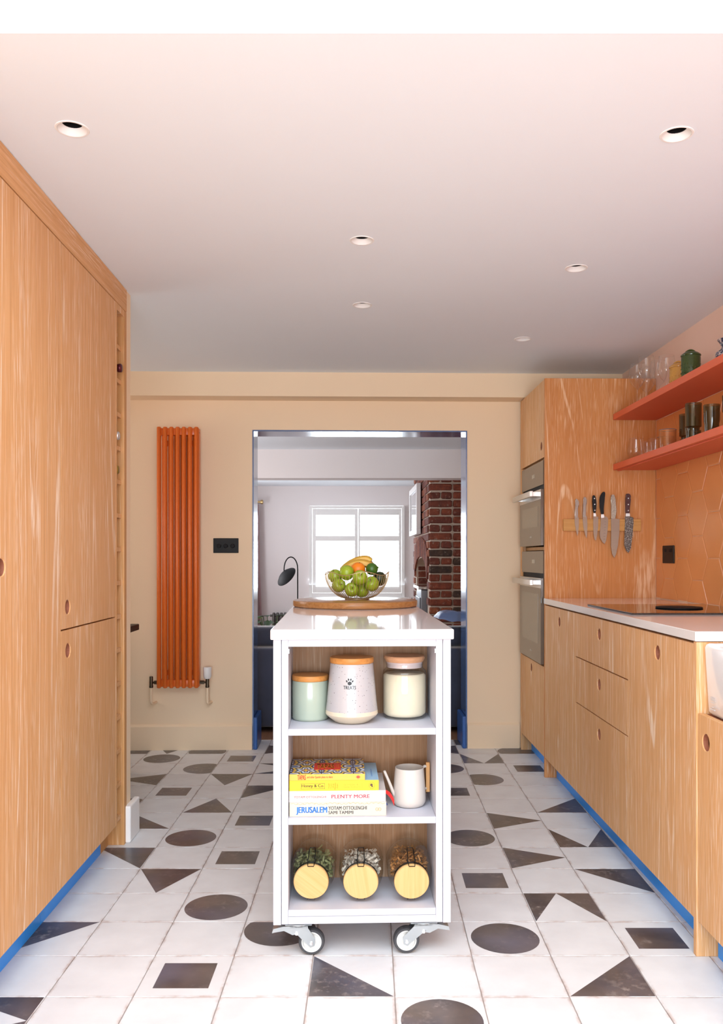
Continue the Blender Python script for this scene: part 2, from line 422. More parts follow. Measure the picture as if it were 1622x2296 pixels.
# back wall with the wide opening
OX0, OX1, OZ, WT = -0.697, 0.575, 1.884, 0.215
bm = B()
box(bm, -2.75, OX0, 0, WT, 0, 2.6); box(bm, OX1, 1.62, 0, WT, 0, 2.6); box(bm, OX0, OX1, 0, WT, OZ, 2.6)
struct('wall_back', bm, WALLP, None, (0, 5.02, 0), (0, 0, RB))
bm = B(); box(bm, -2.75, 1.62, -0.142, 0, 2.057, CZ+0.03)
struct('trim_1', bm, WALLP, None, (0, 5.02, 0), (0, 0, RB))
# right wall
bm = B(); box(bm, 0, 0.2, -2.6, 5.2, 0, 2.7)
wall_right = struct('wall_right', bm, WALLPINK, None, (1.5547, 0, 0), (0, 0, RW))
# left wall behind the cupboards, partition end and the nook
bm = B(); box(bm, -0.82, -0.62, -2.6, 3.372, 0, 2.7)
struct('wall_left', bm, WALLP, None, (-0.897, 0, 0), (0, 0, RL))
bm = B(); box(bm, -1.75, -0.004, 3.374, 3.447, 0, CZ+0.02, 0.003)
struct('wall_partition', bm, WALLP, None, (-0.897, 0, 0), (0, 0, RL))
bm = B()
for y0, y1, z0, z1 in ((3.374, 3.80, 0, 2.4), (4.80, 5.0, 0, 2.4), (3.80, 4.80, 0, 0.95), (3.80, 4.80, 1.95, 2.4)): box(bm, -1.9, -1.75, y0, y1, z0, z1)
struct('wall_nook', bm, WALLP, None, (-0.897, 0, 0), (0, 0, RL))
w2 = thing('window_2', 'unseen side window of the nook', None, (-0.897, 0, 0), RL); w2['kind'] = 'structure'; del w2['label']
bm = B()
for y0, y1, z0, z1 in ((3.80, 3.85, 0.95, 1.95), (4.75, 4.80, 0.95, 1.95), (3.85, 4.75, 0.95, 1.0), (3.85, 4.75, 1.90, 1.95)): box(bm, -1.85, -1.80, y0, y1, z0, z1)
obj('window_frame', bm, TRIMW, w2)
bm = B(); box(bm, -1.828, -1.822, 3.85, 4.75, 1.0, 1.90); obj('pane', bm, CLEAR, w2)
# garden end behind the camera: wall with wide doors, higher ceiling with a rooflight
bm = B()
box(bm, -1.8, -1.35, -2.75, -2.45, 0, 2.7); box(bm, 1.35, 1.8, -2.75, -2.45, 0, 2.7); box(bm, -1.35, 1.35, -2.75, -2.45, 2.2, 2.7)
struct('wall_front', bm, WALLP)
d2 = thing('door_2', 'glazed garden doors behind the viewer', None, (0, -2.6, 0)); d2['kind'] = 'structure'
del d2['label']
for x0 in (-1.35, -0.45, 0.45):
    bm = B()
    for a, b, c, d in ((0, 0.06, 0, 2.2), (0.84, 0.9, 0, 2.2), (0.06, 0.84, 0, 0.08), (0.06, 0.84, 2.12, 2.2)):
        box(bm, x0+a, x0+b, -0.03, 0.03, c, d)
    obj('door_frame', bm, BLACKM, d2)
    bm = B(); box(bm, x0+0.06, x0+0.84, -0.004, 0.004, 0.08, 2.12); obj('pane', bm, CLEAR, d2)
bm = B()
box(bm, -1.8, -1.1, -2.75, 1.72, 2.65, 2.85); box(bm, 1.1, 1.8, -2.75, 1.72, 2.65, 2.85)
box(bm, -1.1, 1.1, -2.75, -1.05, 2.65, 2.85); box(bm, -1.1, 1.1, 1.25, 1.72, 2.65, 2.85)
struct('ceiling_extension', bm, CEIL)
# kitchen ceiling with holes for the downlights
DL = [(-0.7405, 2.104), (0.770, 2.131), (-0.029, 2.844), (0.757, 3.116), (-0.034, 3.572), (0.742, 4.126)]
bm = B()
def loop(pts):
    v = [bm.verts.new(p) for p in pts]
    return [bm.edges.new((v[k], v[(k+1) % len(v)])) for k in range(len(v))]
es = loop([(-2.8, 1.72, CZ), (1.75, 1.72, CZ), (1.75, 5.1, CZ), (-2.8, 5.1, CZ)])
for x, y in DL:
    es += loop([(x+0.0365*math.cos(2*PI*k/32), y+0.0365*math.sin(2*PI*k/32), CZ) for k in range(32)])
bmesh.ops.triangle_fill(bm, use_beauty=True, edges=es)
q = [bm.verts.new(p) for p in ((-2.8, 1.72, CZ), (1.75, 1.72, CZ), (1.75, 1.72, 2.85), (-2.8, 1.72, 2.85))]; bm.faces.new(q)
q = [bm.verts.new(p) for p in ((-2.8, 1.72, 2.5), (1.75, 1.72, 2.5), (1.75, 5.3, 2.5), (-2.8, 5.3, 2.5))]; bm.faces.new(q)
struct('ceiling', bm, CEIL)
DLN = ['above the tall cupboards at the left edge', 'nearest the right edge of the picture', 'in the middle row, nearer the viewer', 'second along the shelf side',
       'in the middle row, nearer the doorway', 'smallest, by the oven cabinet']
for (x, y), w in zip(DL, DLN):
    t = thing('downlight', 'white recessed ceiling downlight, switched off, ' + w, 'downlight', (x, y, CZ), 0, 'recessed ceiling downlights')
    bm = B(); lathe(bm, [(0.0365, 0.0), (0.0365, -0.0018), (0.0405, -0.0018), (0.0415, -0.0004), (0.0415, 0.0)], 36, closed=True); obj('trim', bm, TRIMW, t, 40)
    bm = B(); lathe(bm, [(0.0362, 0.0), (0.0242, 0.0135), (0.0250, 0.015), (0.0372, 0.001)], 36, closed=True); obj('baffle', bm, TRIMW, t, 40)
    bm = B(); lathe(bm, [(0.0248, 0.0137), (0.0248, 0.045), (0.0, 0.045)], 24); obj('lamp', bm, BLACKM, t, 40)

# baseboards
def base_profile(bm, a0, a1, t=0.016, h=0.149):
    prism(bm, [(0, 0), (-t, 0), (-t, h-0.012), (-t*0.4, h-0.003), (-t*0.3, h), (0, h)], lambda u, v, k: ((a0, a1)[k], u, v))
bm = B(); base_profile(bm, -2.6, OX0); struct('baseboard_back', bm, WALLP, None, (0, 5.02, 0), (0, 0, RB))
bm = B(); base_profile(bm, OX1-0.0, 0.885); struct('baseboard_right', bm, WALLP, None, (0, 5.02, 0), (0, 0, RB))
bm = B(); box(bm, -0.006, 0.019, 3.357, 3.505, 0, 0.146, 0.007, 0, 3); struct('baseboard_left', bm, TRIMW, None, (-0.897, 0, 0), (0, 0, RL))
# blue lining of the opening
d1 = thing('door_1', 'wide doorway opening lined in glossy blue', None, (0, 5.02, 0), RB); d1['kind'] = 'structure'
bm = B(); box(bm, OX0, OX0+0.008, -0.003, WT+0.003, 0, OZ, 0.001, 0, 1); obj('jamb', bm, LINING, d1)
bm = B(); box(bm, OX1-0.008, OX1, -0.003, WT+0.003, 0, OZ, 0.001, 0, 1); obj('jamb', bm, LINING, d1)
bm = B(); box(bm, OX0+0.008, OX1-0.008, -0.003, WT+0.003, OZ-0.008, OZ, 0.001, 0, 1); obj('head', bm, LINING, d1)
for a, b in ((OX0+0.008, OX0+0.030), (OX1-0.030, OX1-0.008)):
    bm = B(); box(bm, a, b, -0.016, WT+0.016, 0, 0.19, 0.006, 0, 3); obj('skirting_block', bm, DEEPBLUE, d1)

# ------------------------------------------------------------ living rooms beyond the opening
LFLOOR = wood('living_floorboards', (0.30, 0.17, 0.11), (0.22, 0.12, 0.075), (0.36, 0.22, 0.15), axis='y', limef=0.3)
bm = B(); box(bm, -2.1, 2.1, 5.262, 11.6, -0.12, 0.002); struct('floor_living', bm, LFLOOR)
LY = 11.3
bm = B()
wx0, wx1, wz0, wz1 = -0.80, 0.44, 0.60, 1.82
box(bm, -2.3, wx0, LY, LY+0.25, 0, 2.4); box(bm, wx1, 2.3, LY, LY+0.25, 0, 2.4); box(bm, wx0, wx1, LY, LY+0.25, 0, wz0); box(bm, wx0, wx1, LY, LY+0.25, wz1, 2.4)
struct('wall_far', bm, WALLW)
bm = B(); box(bm, -2.15, -1.95, 5.3, 5.8, 0, 2.4); box(bm, -2.15, -1.95, 7.1, 8.95, 0, 2.4); box(bm, -2.15, -1.95, 5.8, 7.1, 0, 0.65); box(bm, -2.15, -1.95, 5.8, 7.1, 1.95, 2.4); box(bm, -2.15, -1.95, 10.25, 11.3, 0, 2.4); box(bm, -2.15, -1.95, 8.95, 10.25, 0, 0.7); box(bm, -2.15, -1.95, 8.95, 10.25, 2.0, 2.4)
struct('wall_living_left', bm, WALLW)
bm = B(); box(bm, 1.75, 1.95, 5.3, 11.3, 0, 2.4); struct('wall_living_right', bm, WALLW)
bm = B(); box(bm, -2.3, 2.3, 5.225, 11.5, 2.083, 2.3); struct('ceiling_living', bm, CEIL)
bm = B(); box(bm, -2.0, 1.8, 7.45, 7.68, 1.83, 2.10); struct('trim_2', bm, WALLW)
bm = B(); box(bm, -1.95, 1.75, LY-0.018, LY, 0.002, 0.16, 0.004); struct('baseboard_far', bm, TRIMW)
# front window: frame, pane, sill
w1 = thing('window_1', 'far living room window behind white shutters', None, (0, LY, 0)); w1['kind'] = 'structure'
bm = B()
for a, b, c, d in ((wx0, wx0+0.06, wz0, wz1), (wx1-0.06, wx1, wz0, wz1), (wx0+.06, wx1-.06, wz0, wz0+0.06), (wx0+.06, wx1-.06, wz1-0.06, wz1)):
    box(bm, a, b, 0.16, 0.22, c, d)
obj('window_frame', bm, TRIMW, w1)
bm = B(); box(bm, wx0+0.06, wx1-0.06, 0.185, 0.191, wz0+0.06, wz1-0.06); obj('pane', bm, CLEAR, w1)
bm = B(); box(bm, wx0-0.08, wx1+0.08, -0.09, 0.0, wz0-0.03, wz0+0.004, 0.008); obj('window_sill', bm, TRIMW, w1)
# plantation shutters
bm = B()
for a, b, c, d in ((-0.815, -0.775, 0.605, 1.815), (0.415, 0.455, 0.605, 1.815), (-0.775, 0.415, 1.783, 1.815), (-0.775, 0.415, 0.605, 0.658)):
    box(bm, a, b, -0.045, -0.002, c, d, 0.004)
obj('shutter_surround', bm, TRIMW, w1)
for (a, b), side in (((-0.768, -0.170), 'left'), ((-0.160, 0.410), 'right')):
    t = thing('window_shutter', 'white louvred window shutter, the %s one of the pair over the far window' % side, 'shutter', (0, LY-0.03, 0), 0, 'shutters on the far window')
    ia, ib = (-0.724, -0.208) if side == 'left' else (-0.136, 0.378)
    bm = B()
    for x0, x1, z0, z1 in ((a, ia, 0.664, 1.779), (ib, b, 0.664, 1.779), (ia, ib, 1.696, 1.779), (ia, ib, 1.351, 1.417), (ia, ib, 0.664, 0.743)):
        box(bm, x0, x1, -0.013, 0.013, z0, z1, 0.003)
    obj('shutter_frame', bm, TRIMW, t)
    bm = B(); prism(bm, [(0.030*math.cos(2*PI*k/12), 0.0050*math.sin(2*PI*k/12)) for k in range(12)],
                    lambda u, v, k: ((ia+0.002, ib-0.002)[k], u, v))
    sl = obj('slat', bm, TRIMW, t, 40); first = True
    zs = [1.4167+0.028+0.0536*k for k in range(5)] + [0.743+0.03+0.0538*k for k in range(11)]
    for z in zs:
        s2 = sl if first else inst('slat', sl.data, t)
        first = False; s2.location = (0, 0, z); s2.rotation_euler = (math.radians(4), 0, 0)

# ------------------------------------------------------------ right hand units
def rt(name, label, cat, y0, group=None):      # unit in the right run: front face at local x = 0, body towards +x
    return thing(name, label, cat, (0.9599-math.sin(RR)*y0, math.cos(RR)*y0, 0), RR, group)
def hole_back(parent, cy, cz, x):
    bm = B(); lathe(bm, [(0.0, 0.0), (0.0228, 0.0)], 20, Matrix.Translation((x, cy, cz)) @ Matrix.Rotation(PI/2, 4, 'Y')); return bm
ZB = 0.103; ZT = 0.886
# tall oven cabinet: local y 0 .. 0.655
t = rt('oven_cabinet', 'tall limed oak oven cabinet standing beside the doorway wall', 'cabinet', 4.358, 'right hand kitchen units')
W = 0.650; D = 0.570; TZ = 2.053
bm = B(); box(bm, 0.0, 0.5742, 0.0, 0.020, 0, TZ, 0.001, 0, 1); obj('end_panel', bm, OAKR, t)
bm = B(); box(bm, 0.0, D, W-0.020, W, 0, TZ, 0.001, 0, 1); obj('end_panel', bm, OAK, t)
bm = B(); box(bm, D-0.012, D, 0.02, W-0.02, 0.1, TZ); obj('back_board', bm, OAKIN, t)
bm = B(); box(bm, 0.021, D-0.012, 0.02, W-0.02, TZ-0.02, TZ); obj('top_board', bm, OAKIN, t)
for z in (ZB, 0.556, 1.170, 1.637):
    bm = B(); box(bm, 0.021, D-0.012, 0.02, W-0.02, z, z+0.018); obj('shelf_board', bm, OAKIN, t)
bm = B(); box(bm, 0.060, 0.075, 0.02, W-0.02, 0, ZB-0.001); obj('plinth', bm, BLUE, t)
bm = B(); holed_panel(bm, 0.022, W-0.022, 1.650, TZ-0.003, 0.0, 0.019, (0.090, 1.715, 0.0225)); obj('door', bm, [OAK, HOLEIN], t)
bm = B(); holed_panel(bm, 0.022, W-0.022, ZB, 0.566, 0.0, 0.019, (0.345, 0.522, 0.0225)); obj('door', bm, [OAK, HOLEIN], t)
bm = B(); box(bm, 0.0, 0.019, W-0.06, W-0.0225, 0.572, 1.646); obj('filler_strip', bm, OAK, t)
# ovens
def oven(name, label, z0, z1, ctrl, group):
    o = rt(name, label, 'oven', 4.358, group)
    y0, y1 = 0.0235, W-0.0615
    zc = z1-ctrl
    bm = B(); box(bm, 0.004, 0.50, y0+0.004, y1-0.004, z0+0.004, z1-0.004); obj('body', bm, BLACKM, o)
    bm = B(); box(bm, -0.004, 0.004, y0, y1, zc, z1, 0.001, 0, 1); f = obj('control_panel', bm, OVENG, o)
    bm = B(); box(bm, -0.0046, -0.0040, 0.235, 0.305, zc+0.052, zc+0.072); obj('display', bm, plain('oven_display', (0.42, 0.38, 0.30), 0.3), f)
    zd = zc-0.024
    bm = B(); box(bm, -0.016, 0.004, y0, y1, z0, zd, 0.001, 0, 1); d = obj('door', bm, OVENG, o)
    bm = B(); box(bm, -0.0166, -0.0161, y0+0.07, y1-0.07, z0+0.10, zd-0.085); obj('window', bm, OVENW, d)
    bm = B(); box(bm, -0.0164, -0.0160, y0, y1, zd-0.052, zd-0.001); obj('trim_strip', bm, STEEL, d)
    bm = B(); box(bm, -0.0166, -0.0161, 0.255, 0.300, z0+0.045, z0+0.052); obj('logo', bm, plain('oven_logo', (0.40, 0.36, 0.28), 0.4), d)
    bm = B(); box(bm, -0.066, -0.050, y0+0.03, y1-0.03, zd-0.038, zd-0.008, 0.002)
    box(bm, -0.052, -0.015, y0+0.05, y0+0.075, zd-0.034, zd-0.012); box(bm, -0.052, -0.015, y1-0.075, y1-0.05, zd-0.034, zd-0.012)
    obj('handle', bm, STEEL, o)
oven('oven', 'upper built-in oven in bronze glass with a steel bar handle', 1.194, 1.636, 0.126, 'built in ovens')
oven('oven', 'lower, taller built-in oven in bronze glass with a steel bar handle', 0.578, 1.166, 0.118, 'built in ovens')

# base units
def base_unit(name, label, y0, y1, fronts, near_panel=False):
    t = rt(name, label, 'cabinet', y0, 'right hand kitchen units'); w = y1-y0
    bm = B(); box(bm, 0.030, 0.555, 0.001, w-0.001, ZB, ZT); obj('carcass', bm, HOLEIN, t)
    bm = B(); box(bm, 0.060, 0.075, 0.0006, w-0.0006, 0, ZB-0.001); obj('plinth', bm, BLUE, t)
    for nm, z0, z1, hz in fronts:
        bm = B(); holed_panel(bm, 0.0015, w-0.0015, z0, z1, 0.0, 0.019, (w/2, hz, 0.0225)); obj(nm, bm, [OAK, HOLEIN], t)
    return t
base_unit('base_cabinet', 'limed oak base cabinet with one door, between the ovens and the drawers', 3.744, 4.356, [('door', ZB, ZT, 0.824)])
base_unit('drawer_unit', 'limed oak unit of three drawers under the black hob', 3.017, 3.744,
          [('drawer', ZB, 0.4925, 0.426), ('drawer', 0.497, 0.693, 0.6248), ('drawer', 0.698, ZT, 0.8257)])
t = base_unit('base_cabinet', 'limed oak base cabinet with one door, between the drawers and the sink', 2.424, 3.017, [('door', ZB, ZT, 0.8263)])
bm = B(); box(bm, -0.001, 0.56, -0.0205, -0.0005, 0, ZT+0.006, 0.001, 0, 1); obj('end_panel', bm, OAK, t)
# sink unit and sink
t = rt('sink_cabinet', 'limed oak cabinet with a finger hole under the white sink', 'cabinet', 1.795, 'right hand kitchen units'); w = 0.606
bm = B(); box(bm, 0.030, 0.555, 0.001, w-0.001, ZB, 0.688); obj('carcass', bm, HOLEIN, t)
bm = B(); box(bm, 0.060, 0.075, 0, w, 0, ZB-0.001); obj('plinth', bm, BLUE, t)
bm = B(); holed_panel(bm, 0.002, w-0.002, ZB, 0.690, 0.003, 0.022, (w-0.053, 0.6187, 0.0235)); obj('door', bm, [OAK, HOLEIN], t)
bm = B(); box(bm, 0.0, 0.555, -0.021, -0.001, 0, 0.892, 0.001, 0, 1); obj('end_panel', bm, OAK, t)
sk = rt('belfast_sink', 'white ceramic butler sink set beside the worktop end', 'sink', 1.80)
bm = B()
def rr(x0, x1, y0, y1, r, n=5):
    pts = []
    for cx, cy, a in ((x1-r, y1-r, 0), (x0+r, y1-r, 90), (x0+r, y0+r, 180), (x1-r, y0+r, 270)):
        for k in range(n+1):
            b = math.radians(a+90*k/n); pts.append((cx+r*math.cos(b), cy+r*math.sin(b)))
    return pts
def loft(bm, rings, cap0=True, cap1=True, mi=0):
    vr = [[bm.verts.new(p) for p in ring] for ring in rings]; n = len(vr[0]); fs = []
    for a, b in zip(vr[:-1], vr[1:]):
        for k in range(n): fs.append(bm.faces.new((a[k], a[(k+1) % n], b[(k+1) % n], b[k])))
    if cap0: fs.append(bm.faces.new(vr[0][::-1]))
    if cap1: fs.append(bm.faces.new(vr[-1]))
    setm(fs, mi); return fs
R_ = []
for d, z, r in ((0.012, 0.691, 0.014), (0.004, 0.70, 0.018), (-0.004, 0.878, 0.018), (-0.001, 0.886, 0.016), (0.006, 0.890, 0.014), (0.030, 0.890, 0.02), (0.036, 0.884, 0.02), (0.045, 0.72, 0.03)):
    R_.append([(x, y, z) for x, y in rr(0.020+d, 0.470-d, 0.002+d, 0.596-d, r)])
loft(bm, R_); obj('basin', bm, CERAM, sk, 40)
GREYPR = plain('grey_print', (0.62, 0.61, 0.63), 0.5)
for k, (zz, ww) in enumerate(((0.742, 0.030), (0.736, 0.034), (0.729, 0.026), (0.716, 0.008), (0.709, 0.032))):
    bm = B(); box(bm, 0.0195-0.0005*(k > 2)+0.001, 0.0213, 0.545-ww/2, 0.545+ww/2, zz, zz+0.0016+0.002*(k == 4)); obj('printed_mark', bm, GREYPR, sk)

# worktop: runs from the tall unit to the sink, follows the wall
def rloc(x, y): return (0.9599+x*math.cos(RR)-y*math.sin(RR), x*math.sin(RR)+y*math.cos(RR))
def wallx(Y): return 1.5547-0.019*Y-0.001
p = [rloc(-0.006, 2.398), rloc(-0.006, 4.3565)]
yb = rloc(0.57, 4.3565)[1]
p += [(wallx(yb), yb), (wallx(1.2), 1.2), (wallx(1.2)-0.085, 1.2), (wallx(2.406)-0.085, 2.406)]
bm = B(); prism(bm, p, lambda u, v, k: (u, v, (0.894, 0.922)[k]))
bmesh.ops.bevel(bm, geom=[e for e in bm.edges], offset=0.0015, segments=2, affect='EDGES', clamp_overlap=True)
wk = obj('worktop', bm, QUARTZ); tag(wk, 'white quartz worktop on the limed oak base units under the shelves', 'worktop')
# induction hob
hb = rt('induction_hob', 'black glass induction hob with round extractor cover on the worktop', 'hob', 3.096)
bm = B(); box(bm, 0.040, 0.545, 0.0, 0.60, 0.9222, 0.9285, 0.0012); obj('glass_top', bm, BLACKG, hb)
bm = B(); lathe(bm, [(0, 0.9288), (0.086, 0.9288), (0.0905, 0.930), (0.0905, 0.9325), (0.088, 0.9340), (0.0, 0.9340)], 40, Matrix.Translation((0.3275, 0.30, 0))); obj('extractor_cover', bm, BLACKM, hb, 40)

# ------------------------------------------------------------ splashback tiles on the right wall (local y along wall, local x < 0 into the room)
HEXC = NT('peach_glaze')
v_ = HEXC.objvec((1, 1, 1)); oi = HEXC.n('ShaderNodeObjectInfo')
c_ = HEXC.mix(HEXC.noise(v_, 6.0, 3.0), (0.66, 0.25, 0.08), (0.74, 0.32, 0.115))
c_ = HEXC.mix(HEXC.math('MULTIPLY', oi.outputs['Random'], 0.35), c_, (0.68, 0.25, 0.08))
HEXC.l(c_, HEXC.p.inputs['Base Color']); HEXC.set(rough=0.22, spec=0.5); HEXC = HEXC.m
GROUTP = plain('peach_grout', (0.78, 0.53, 0.36), 0.9, 0.05, 30)
z0s, z1s = 0.9225, 1.835
bm = B(); box(bm, -0.004, -0.0002, -0.4, 4.352, z0s, z1s); gp = obj('tile_bed', bm, GROUTP, wall_right)
def clip(poly, lo, hi, ax):
    for lim, sgn in ((lo, 1), (hi, -1)):
        out = []
        for k in range(len(poly)):
            a, b = poly[k-1], poly[k]; da, db = sgn*(a[ax]-lim), sgn*(b[ax]-lim)
            if (da >= 0) != (db >= 0):
                q = da/(da-db); out.append((a[0]+(b[0]-a[0])*q, a[1]+(b[1]-a[1])*q))
            if db >= 0: out.append(b)
        poly = out
        if len(poly) < 3: return []
    return poly
S6 = 0.1160; HP = 0.201
full_hex = None
ncol = 0
for c in range(-2, 22):
    yc = 4.00+0.174-0.174*c + 0.0; 
    off = 1.530 if (c % 2) else 1.530-HP/2
    for k in range(-3, 6):
        zc = off+HP/2-HP*k
        g = 0.0011
        hx = [(yc+(S6-g)*math.cos(PI/3*q), zc+(HP/2-g)/0.8660254*math.sin(PI/3*q)) for q in range(6)]
        # scale so the flats meet at the pitch
        pl = clip(clip(hx, -0.38, 4.3475, 0), z0s+0.003, z1s-0.003, 1)
        if len(pl) < 3: continue
        ar = 0.5*abs(sum(pl[q-1][0]*pl[q][1]-pl[q][0]*pl[q-1][1] for q in range(len(pl))))
        if ar < 0.0004: continue
        my, mz = sum(q[0] for q in pl)/len(pl), sum(q[1] for q in pl)/len(pl)
        if len(pl) == 6 and ar > 0.033 and full_hex is not None:
            inst('wall_tile', full_hex, wall_right, (-0.004, my, mz)); continue
        bm = B()
        def ringp(s, x): return [bm.verts.new((x, (a-my)*s, (b-mz)*s)) for a, b in pl]
        r0, r1, r2 = ringp(1.0, 0.0), ringp(1.0, -0.0020), ringp(0.94, -0.0032)
        n = len(pl)
        for q in range(n):
            bm.faces.new((r0[q], r0[(q+1) % n], r1[(q+1) % n], r1[q])); bm.faces.new((r1[q], r1[(q+1) % n], r2[(q+1) % n], r2[q]))
        bm.faces.new(r2)
        o = obj('wall_tile', bm, HEXC, wall_right, None, (-0.004, my, mz))
        if len(pl) == 6 and ar > 0.033: full_hex = o.data

# ------------------------------------------------------------ shelves on the right wall
def wt(name, label, cat, y0, z=0, group=None):
    return thing(name, label, cat, (1.5547-math.sin(RW)*y0, math.cos(RW)*y0, z), RW, group)
for z, lab, groove in ((1.836, 'upper terracotta wall shelf with the stemmed glasses and lidded jars', 0), (1.579, 'lower terracotta wall shelf with the tumblers, above the splashback', 1)):
    sh = wt('wall_shelf', lab, 'shelf', 1.6, z, 'terracotta wall shelves')
    bm = B(); box(bm, -0.2265, -0.0085 if z < 1.8 else -0.001, 0.0, 2.752, 0.0, 0.030, 0.0012, 0, 1); obj('shelf_board', bm, TERRAS, sh)
    if groove:
        bm = B(); box(bm, -0.205, -0.190, 0.0, 2.752, -0.005, -0.0001, 0.001, 0, 1); obj('light_strip', bm, TERRAS, sh)

# double socket
so = wt('wall_socket', 'black double wall socket on the peach tiles', 'socket', 4.091, 1.103)
bm = B(); box(bm, -0.014, -0.0085, 0, 0.148, 0, 0.087, 0.002); obj('plate', bm, BLACK, so)
for yy in (0.030, 0.098):
    bm = B(); box(bm, -0.0165, -0.0141, yy, yy+0.020, 0.055, 0.072, 0.001); obj('rocker', bm, BLACKM, so)

# ------------------------------------------------------------ knife rack and knives on the oven cabinet's side
K = 0.00031189                                  # metres per outline unit
kr0 = Vector((*rloc(0, 4.358), 0))
def kt(name, label, cat, dy, group=None):       # local x along the panel, local y towards the viewer is negative
    return thing(name, label, cat, (rloc(0.0914, 4.358-dy)[0], rloc(0.0914, 4.358-dy)[1], 1.3283), RR, group)
kr = kt('knife_rack', 'magnetic bamboo knife strip fixed to the oak cabinet side', 'knife rack', 0.001)
bm = B(); box(bm, 0.0, 0.400, -0.018, 0.0, -0.061, 0.0, 0.0015); obj('strip', bm, BAMBOOX, kr)
def kp(pts): return [((x-150)*K, -(y-622)*K) for x, y in pts]
BLADE = plain('knife_steel', (0.25, 0.175, 0.13), 0.3, 0.06, 30, (1, 1, 25), metal=1.0)
BLADEH = NT('hammered_steel'); vv = BLADEH.n('ShaderNodeTexVoronoi'); vv.inputs['Scale'].default_value = 170
BLADEH.l(BLADEH.n('ShaderNodeTexCoord').outputs['Object'], vv.inputs['Vector'])
BLADEH.l(BLADEH.ramp(vv.outputs['Distance'], [(0.0, (0.36, 0.32, 0.28)), (0.5, (0.10, 0.08, 0.07))]), BLADEH.p.inputs['Base Color'])
BLADEH.set(metal=1.0, rough=0.3); BLADEH.bump(vv.outputs['Distance'], 0.4, 0.001); BLADEH = BLADEH.m
DOTTED = NT('dimpled_steel'); vv = DOTTED.n('ShaderNodeTexVoronoi'); vv.inputs['Scale'].default_value = 330
DOTTED.l(DOTTED.n('ShaderNodeTexCoord').outputs['Object'], vv.inputs['Vector'])
DOTTED.l(DOTTED.ramp(vv.outputs['Distance'], [(0.15, (0.10, 0.08, 0.06)), (0.45, (0.36, 0.30, 0.24))]), DOTTED.p.inputs['Base Color'])
DOTTED.set(metal=0.9, rough=0.3); DOTTED = DOTTED.m
REDWOOD = plain('dark_red_wood', (0.07, 0.012, 0.010), 0.3, 0.2, 30, (1, 1, 0.2))
def plate(bm, pts, y0, y1, mi=0, rnd=0.0):
    prism(bm, pts, lambda u, v, k: (u, (y0, y1)[k], v), mi)
    if rnd: bmesh.ops.bevel(bm, geom=[e for e in bm.edges], offset=rnd, segments=2, affect='EDGES', clamp_overlap=True)
def knife(label, blade, handle, bmat, hmat, bolster=None, rivets=(), hth=0.013, extra=None):
    k = kt('kitchen_knife', label, 'knife', 0.0195, 'knives on the magnetic strip')
    bm = B(); plate(bm, kp(blade), -0.0022, -0.0002); obj('blade', bm, bmat, k)
    bm = B(); plate(bm, kp(handle), -hth+0.003, 0.003-0.0035, 0, 0.003); h = obj('handle', bm, hmat, k, 50)
    if bolster:
        bm = B(); plate(bm, kp(bolster), -0.009, -0.0005, 0, 0.0015); obj('bolster', bm, STEEL, k, 50)
    for x, y in rivets:
        (rx, rz), = kp([(x, y)])
        bm = B(); lathe(bm, [(0, -0.0006), (0.003, -0.0006), (0.003, 0.0006), (0, 0.0006)], 12, Matrix.Translation((rx, -hth+0.0028, rz)) @ Matrix.Rotation(PI/2, 4, 'X')); obj('rivet', bm, STEEL, h)
    return k
steelh = plain('satin_steel_handle', (0.26, 0.21, 0.18), 0.3, 0.05, 20, metal=1.0)
knife('small steel paring knife, the leftmost on the strip', [(332, 590), (400, 598), (402, 700), (392, 850), (376, 900), (352, 800), (334, 680)],
      [(350, 285), (378, 300), (400, 340), (396, 400), (378, 470), (372, 540), (385, 600), (334, 612), (328, 570), (338, 400), (342, 310)], BLADE, steelh)
knife('second steel knife from the left, longer than the paring knife', [(464, 570), (535, 580), (542, 700), (538, 880), (530, 940), (505, 880), (478, 760), (466, 660)],
      [(480, 256), (505, 262), (528, 300), (526, 360), (508, 430), (500, 520), (520, 590), (466, 592), (460, 540), (468, 380), (472, 290)], BLADE, steelh)
knife('black handled utility knife with three rivets and a narrow blade', [(640, 575), (722, 585), (718, 760), (700, 900), (684, 972), (660, 960), (645, 880), (638, 700)],
      [(622, 235), (660, 230), (680, 290), (690, 370), (682, 450), (674, 528), (636, 528), (626, 440), (618, 330)], BLADE, BLACK,
      [(638, 528), (674, 528), (684, 578), (638, 578)], [(652, 287), (656, 383), (658, 480)])
k = knife('curved black handled knife with a fluted broad blade', [(762, 600), (800, 560), (870, 590), (886, 630), (876, 800), (850, 980), (826, 1030), (790, 1000), (752, 930), (744, 860), (760, 740)],
      [(780, 190), (805, 170), (828, 176), (832, 210), (820, 300), (808, 420), (810, 545), (760, 545), (744, 430), (736, 330), (746, 250)], BLADE, BLACK,
      [(762, 545), (810, 545), (815, 600), (764, 608)])
for yy in (620, 668, 712, 758, 806, 856, 906, 952):
    (a, z), = kp([(838-(yy-620)*0.06, yy)])
    bm = B(); box(bm, a-0.005, a+0.005, -0.0026, -0.0021, z-0.0012, z+0.0012); obj('flute', bm, plain('flute_shadow', (0.16, 0.12, 0.10), 0.3, metal=0.8) if yy == 620 else bpy.data.materials['flute_shadow'], k)
knife('long chef knife with a dimpled all-steel handle', [(930, 600), (1074, 625), (1070, 840), (1045, 1060), (1010, 1210), (986, 1260), (950, 1200), (930, 1060), (934, 840)],
      [(935, 222), (985, 222), (998, 300), (1014, 490), (1005, 610), (932, 618), (928, 520), (930, 400), (922, 300)], BLADE, DOTTED)
